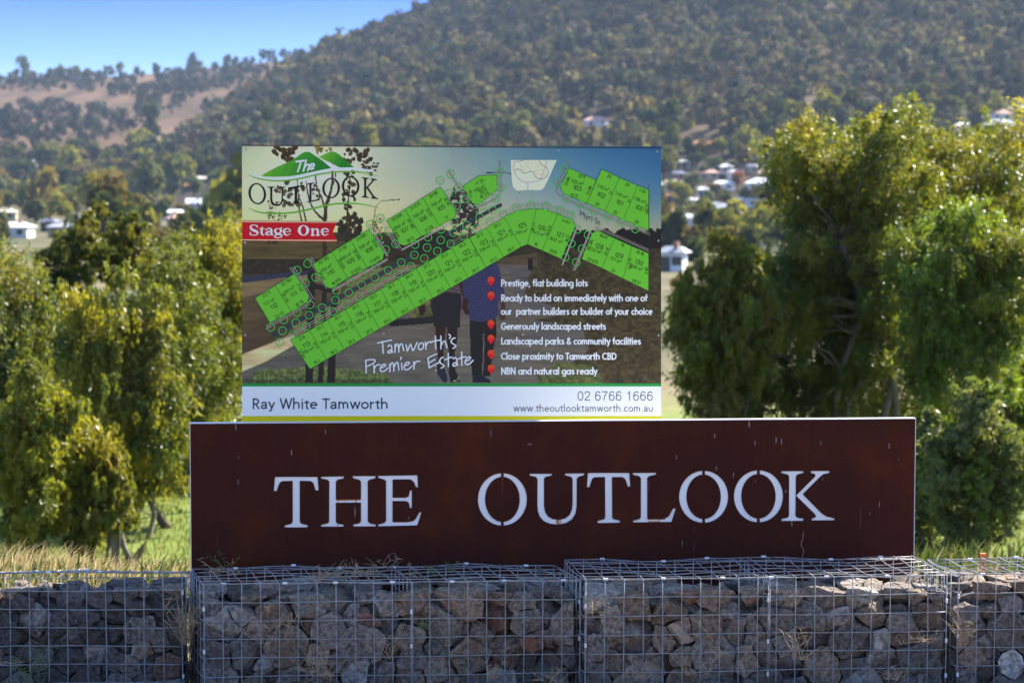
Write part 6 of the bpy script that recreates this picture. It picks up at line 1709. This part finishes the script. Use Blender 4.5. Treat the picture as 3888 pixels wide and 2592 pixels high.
def left_mask(s, x, y, z, rg):
    Y = HOR - (z - CAMZ) * FPX / y
    e = lambda cx_, cy_, rx, ry, sl=0: ((s - cx_) / rx) ** 2 + ((Y - cy_ - sl * (s - cx_)) / ry) ** 2 < 1
    m = e(170, 320, 330, 34, -.02) & (rg.random(len(s)) < .8)
    m |= e(120, 470, 260, 62, -.12) & (rg.random(len(s)) < .75)
    m |= e(330, 490, 150, 28, -.35) & (rg.random(len(s)) < .75)
    m |= e(480, 350, 60, 24, -.2) | e(350, 345, 40, 14)
    m |= e(640, 320, 130, 26, -.38) & (rg.random(len(s)) < .8)
    m |= e(740, 345, 160, 40, -.40) & (rg.random(len(s)) < .8)
    m |= e(960, 280, 200, 40, -.15) & (rg.random(len(s)) < .7)
    m |= e(60, 570, 200, 40, -.25) & (rg.random(len(s)) < .6)
    m |= (Y > 600) | (s < -150) & (rg.random(len(s)) < .5)
    m |= (np.abs((Y - 520) + .52 * (s - 420)) < 20 + 8 * np.sin(s / 40)) & (s > 60) & (s < 900) & (rg.random(len(s)) < .8)
    m |= (np.abs((Y - 455) + .42 * (s - 560)) < 13) & (s > 380) & (s < 1000) & (rg.random(len(s)) < .7)
    m |= rg.random(len(s)) < .05
    return m & (z > hill_main_z(x, y) - 2) & (z > -9)
wood("slope_trees", 2000, -1400, 1700, 1260, 2620, hill_left_z, left_mask, 2.6, 5.4, 2, "scattered trees in bands across the bare brown slope", [(.05, .054, .032), (.042, .048, .032), (.062, .058, .032), (.078, .066, .036)], nq=80, mat=M_BUSH)
wood("valley_woodland", 3600, -1500, 5400, 400, 1130, land_z,
     lambda s, x, y, z, rg: clear_of_houses(s, y, z), 2.2, 5.0, 3, "mixed garden trees too far off to count, filling the valley suburb", [FAR_COLS["olive"], FAR_COLS["grey-green"], FAR_COLS["yellow-green"], FAR_COLS["brown-tinged"], FAR_COLS["dark green"]], nq=90)

# ------------------------------------------------------------------ grass behind the gabions
def blades(name, n, xr, yr, hmin, hmax, wdt, cols, lean, label, cat, seed, keep=None, zf=land_z, parent=None, kind="stuff"):
    rg = np.random.default_rng(seed)
    x = rg.uniform(*xr, n); y = rg.uniform(*yr, n)
    if keep is not None:
        k = keep(x, y, rg); x, y = x[k], y[k]
    n = len(x); z = zf(x, y); h = rg.uniform(hmin, hmax, n)
    d = rg.normal(size=(n, 2)) * .25 + np.array(lean)
    w = wdt * rg.uniform(.6, 1.4, n); a = rg.uniform(-.9, .9, n); sx, sy = np.cos(a) * w / 2, np.sin(a) * w / 2
    p0 = np.stack([x, y, z - .02], -1); p1 = p0 + np.stack([d[:, 0] * h * .35, d[:, 1] * h * .35, h * .6], -1); p2 = p0 + np.stack([d[:, 0] * h, d[:, 1] * h, h * (1 - .25 * np.hypot(d[:, 0], d[:, 1]))], -1)
    sd = np.stack([sx, sy, 0 * sx], -1)
    V = np.stack([p0 - sd, p0 + sd, p1 + sd * .8, p1 - sd * .8, p2 + sd * .15, p2 - sd * .15], 1).reshape(-1, 3)
    i = np.arange(n)[:, None] * 6
    Fq = np.concatenate([i + [0, 1, 2, 3], i + [3, 2, 4, 5]])
    cols = np.array(cols); c = cols[rg.integers(0, len(cols), n)] * rg.uniform(.7, 1.25, (n, 1))
    return tag(fast_mesh(name, V, Fq, M_GRASS, parent, tint=np.repeat(c, 6, axis=0)), label, cat, kind=kind)
STRAW = [(.52, .42, .31), (.44, .34, .22), (.34, .25, .14), (.28, .21, .11), (.46, .37, .25), (.20, .17, .07)]
WEED = [(.085, .125, .03), (.09, .12, .03), (.06, .085, .025), (.13, .13, .04)]
blades("dry_grass", 26000, (-5.5, 6.5), (13.2, 19.5), .06, .26, .0075, STRAW, (.35, -.05), "sun-bleached dry grass on the mound behind the gabions", "grass", 1, keep=lambda x, y, rg: ((x < -1.2) | (rg.random(len(x)) < .07)) & (_noise2(x, y, 1.1) > -.55 + .5 * rg.random(len(x)) - .35))
blades("green_weeds", 12000, (-5.5, 6.5), (13.2, 18.0), .06, .24, .022, WEED, (.1, 0), "green weeds mixed through the dry grass on the mound", "weeds", 2, keep=lambda x, y, rg: (_noise2(x, y, 1.6) + .5 * _noise2(x, y, 4.1) > .0))
blades("lawn_grass", 30000, (-9, 9), (26, 50), .05, .16, .02, [(.11, .145, .026), (.14, .17, .034), (.095, .125, .024), (.20, .19, .07)], (.1, 0), "bright green grass of the open lawn beyond the mound", "grass", 3)
blades("verge_grass", 2600, (-3.2, 3.4), (11.75, 12.15), .03, .12, .005, STRAW[:2] + WEED, (.1, -.1), "short mixed grass along the foot of the gabions", "grass", 4)

# ------------------------------------------------------------------ dry stalks and weeds caught in the wire
M_STRAW = mat_plain("dry_stalk", (.40, .30, .19), rough=.9, var=.4, scale=60)
M_GREENST = mat_plain("green_stalk", (.10, .16, .045), rough=.8, var=.3, scale=40)
def tuft(px, py, D, n, length, spread, mat, label, up=1.0, seed=0, name="dry_grass_tuft", curl=.5, r=.0013, cat="dry grass", leafy=False):
    rnd = random.Random(seed + int(px)); q = P(px, py, D); mb = MB()
    for k in range(n):
        o = Vector((rnd.uniform(-spread, spread) * .5, rnd.uniform(-.012, .012), rnd.uniform(-.01, .01)))
        a = rnd.uniform(-1, 1); L = length * rnd.uniform(.45, 1.1); pts = [o]; d = Vector((a * spread / length * 1.6, rnd.uniform(-.35, .1), up * rnd.uniform(.5, 1))).normalized()
        for j in range(7):
            d = (d + Vector((rnd.uniform(-curl, curl), rnd.uniform(-.15, .15), rnd.uniform(-curl, curl) - .06)) * .6).normalized()
            pts.append(pts[-1] + d * L / 7)
        rr = r * rnd.uniform(.7, 1.5)
        mb.tube(pts, [rr * (1 - .7 * i / 7) for i in range(8)], n=4)
        if leafy or rnd.random() < .35:
            for j in (3, 5, 6):
                e = pts[j] + Vector((rnd.uniform(-1, 1), rnd.uniform(-.3, .1), rnd.uniform(-.2, 1))).normalized() * L * .28
                mb.tube([pts[j], (pts[j] + e) / 2 + Vector((0, 0, .004)), e], [rr * .9, rr * .8, rr * .2], n=4)
    root = tag(mb.build(name, [mat]), label, cat, "dry stalks and weeds caught in the gabion wire")
    root.location = q
    return root
for a in [(844, 2172, 12.45, 10, .12, .09, M_STRAW, "pale curled stalks on the lid near the left end of the sign", .6), (1272, 2184, 12.5, 26, .11, .16, M_STRAW, "thick mat of dry grass on the lid under the letter H", .5),
          (1372, 2182, 12.5, 18, .12, .12, M_STRAW, "second dry tangle on the lid under the letter E", .6), (1460, 2160, 12.6, 7, .14, .1, M_STRAW, "arching dry stalk leaning on the sign above the split gabion", .9),
          (1208, 2205, 12.2, 9, .09, .05, M_STRAW, "bright straw knot hanging on the front edge of the lid", .4), (1560, 2180, 12.45, 8, .10, .1, M_STRAW, "thin dry runners lying across the lid past the split", .3),
          (1106, 2330, 12.17, 12, .20, .10, M_STRAW, "long dry stalks hanging down the front left of the split", -1), (1020, 2300, 12.17, 7, .09, .05, M_STRAW, "small dry sprig on the front wire at left of the hanging stalks", -.5),
          (1213, 2560, 12.14, 30, .17, .14, M_STRAW, "big dry tussock at the bottom edge left of the split", 1), (1868, 2575, 12.15, 12, .13, .06, M_STRAW, "narrow dry tussock at the bottom edge under the letter U", 1),
          (1475, 2500, 12.16, 7, .20, .04, M_STRAW, "upright dry stems beside the split in the wide gabion", 1), (2092, 2585, 12.16, 14, .10, .10, M_STRAW, "low arching dry tuft at the bottom before the joint", 1),
          (2250, 2285, 12.18, 9, .12, .06, M_STRAW, "curly root-like stalks inside the corner of the raised gabion", -.4), (2298, 2350, 12.17, 3, .26, .05, M_STRAW, "single bowed stalk arching down the raised gabion", -1),
          (2415, 2570, 12.16, 16, .13, .07, M_STRAW, "fine dry wisps at the bottom of the raised gabion", .8), (2640, 2560, 12.15, 16, .18, .14, M_STRAW, "loose dry tuft at the bottom under the letter L", .9),
          (2790, 2490, 12.15, 4, .26, .12, M_STRAW, "two long dry stalks arching over red rock", .6), (3030, 2500, 12.17, 18, .18, .08, M_STRAW, "tall rusty dry stems near the right part of the raised gabion", 1),
          (3496, 2430, 12.2, 16, .10, .09, M_STRAW, "frayed dry ball caught in wire at the right end of the raised gabion", .2), (3650, 2450, 12.25, 30, .22, .05, M_STRAW, "matted dry strands filling the gap before the end gabion", 1),
          (704, 2440, 12.34, 60, .30, .05, M_STRAW, "matted dry strands filling the gap beside the lower left gabion", 1), (40, 2510, 12.2, 12, .12, .12, M_STRAW, "splayed pale stalks at the lower left corner", .3),
          (3770, 2165, 12.55, 18, .07, .16, M_STRAW, "dry litter on the lid of the end gabion", .6), (3400, 2580, 12.2, 14, .12, .1, M_STRAW, "grey dry wisps at the bottom near the right joint", .8)]:
    tuft(*a[:8], up=a[8], seed=3)
for a in [(855, 2150, 12.72, 4, .13, .07, M_GREENST, "forked green weed rising in front of the sign's left end", 1), (1664, 2190, 12.45, 6, .09, .06, M_GREENST, "green sprig on the lid past the split", 1),
          (1728, 2165, 12.6, 4, .07, .07, M_GREENST, "two-tipped green sprout against the sign", 1), (1615, 2345, 12.16, 4, .14, .04, M_GREENST, "thin green vine on the front of the wide gabion", -1),
          (130, 2590, 12.1, 9, .24, .10, M_GREENST, "dark green broad grass at the lower left edge", 1), (3740, 2150, 12.6, 7, .06, .1, M_GREENST, "fresh green sprouts on the lid of the end gabion", 1),
          (70, 2172, 12.55, 5, .06, .04, M_GREENST, "yellow-green sprout on the lid at far left", 1)]:
    tuft(*a[:8], up=a[8], seed=9, name="green_weed", cat="weed", curl=.25, r=.0016, leafy=True)
mb = MB(); q = P(3732, 2150, 14.5); mb.box(-.013, .013, -.013, .013, -.35, .06); mb.box(-.017, .017, -.017, .017, .061, .085)
st = tag(mb.build("survey_stake", [mat_plain("orange_paint", (.62, .16, .05), rough=.7)]), "small orange stake standing behind the end gabion", "stake"); st.location = q

# ------------------------------------------------------------------ the air between here and the hills
hm = bpy.data.materials.new("haze"); hm.use_nodes = True
hn, hl = hm.node_tree.nodes, hm.node_tree.links; hn.clear()
ho = hn.new("ShaderNodeOutputMaterial"); hv = hn.new("ShaderNodeVolumePrincipled")
hv.inputs["Color"].default_value = (.55, .72, 1, 1); hv.inputs["Density"].default_value = 4.2e-5; hv.inputs["Anisotropy"].default_value = .2
hl.new(hv.outputs[0], ho.inputs["Volume"])
mb = MB(); mb.box(-3400, 3400, -70, 3500, -40, 330)
tag(mb.build("haze", [hm]), "thin blue haze over the valley", kind="stuff")
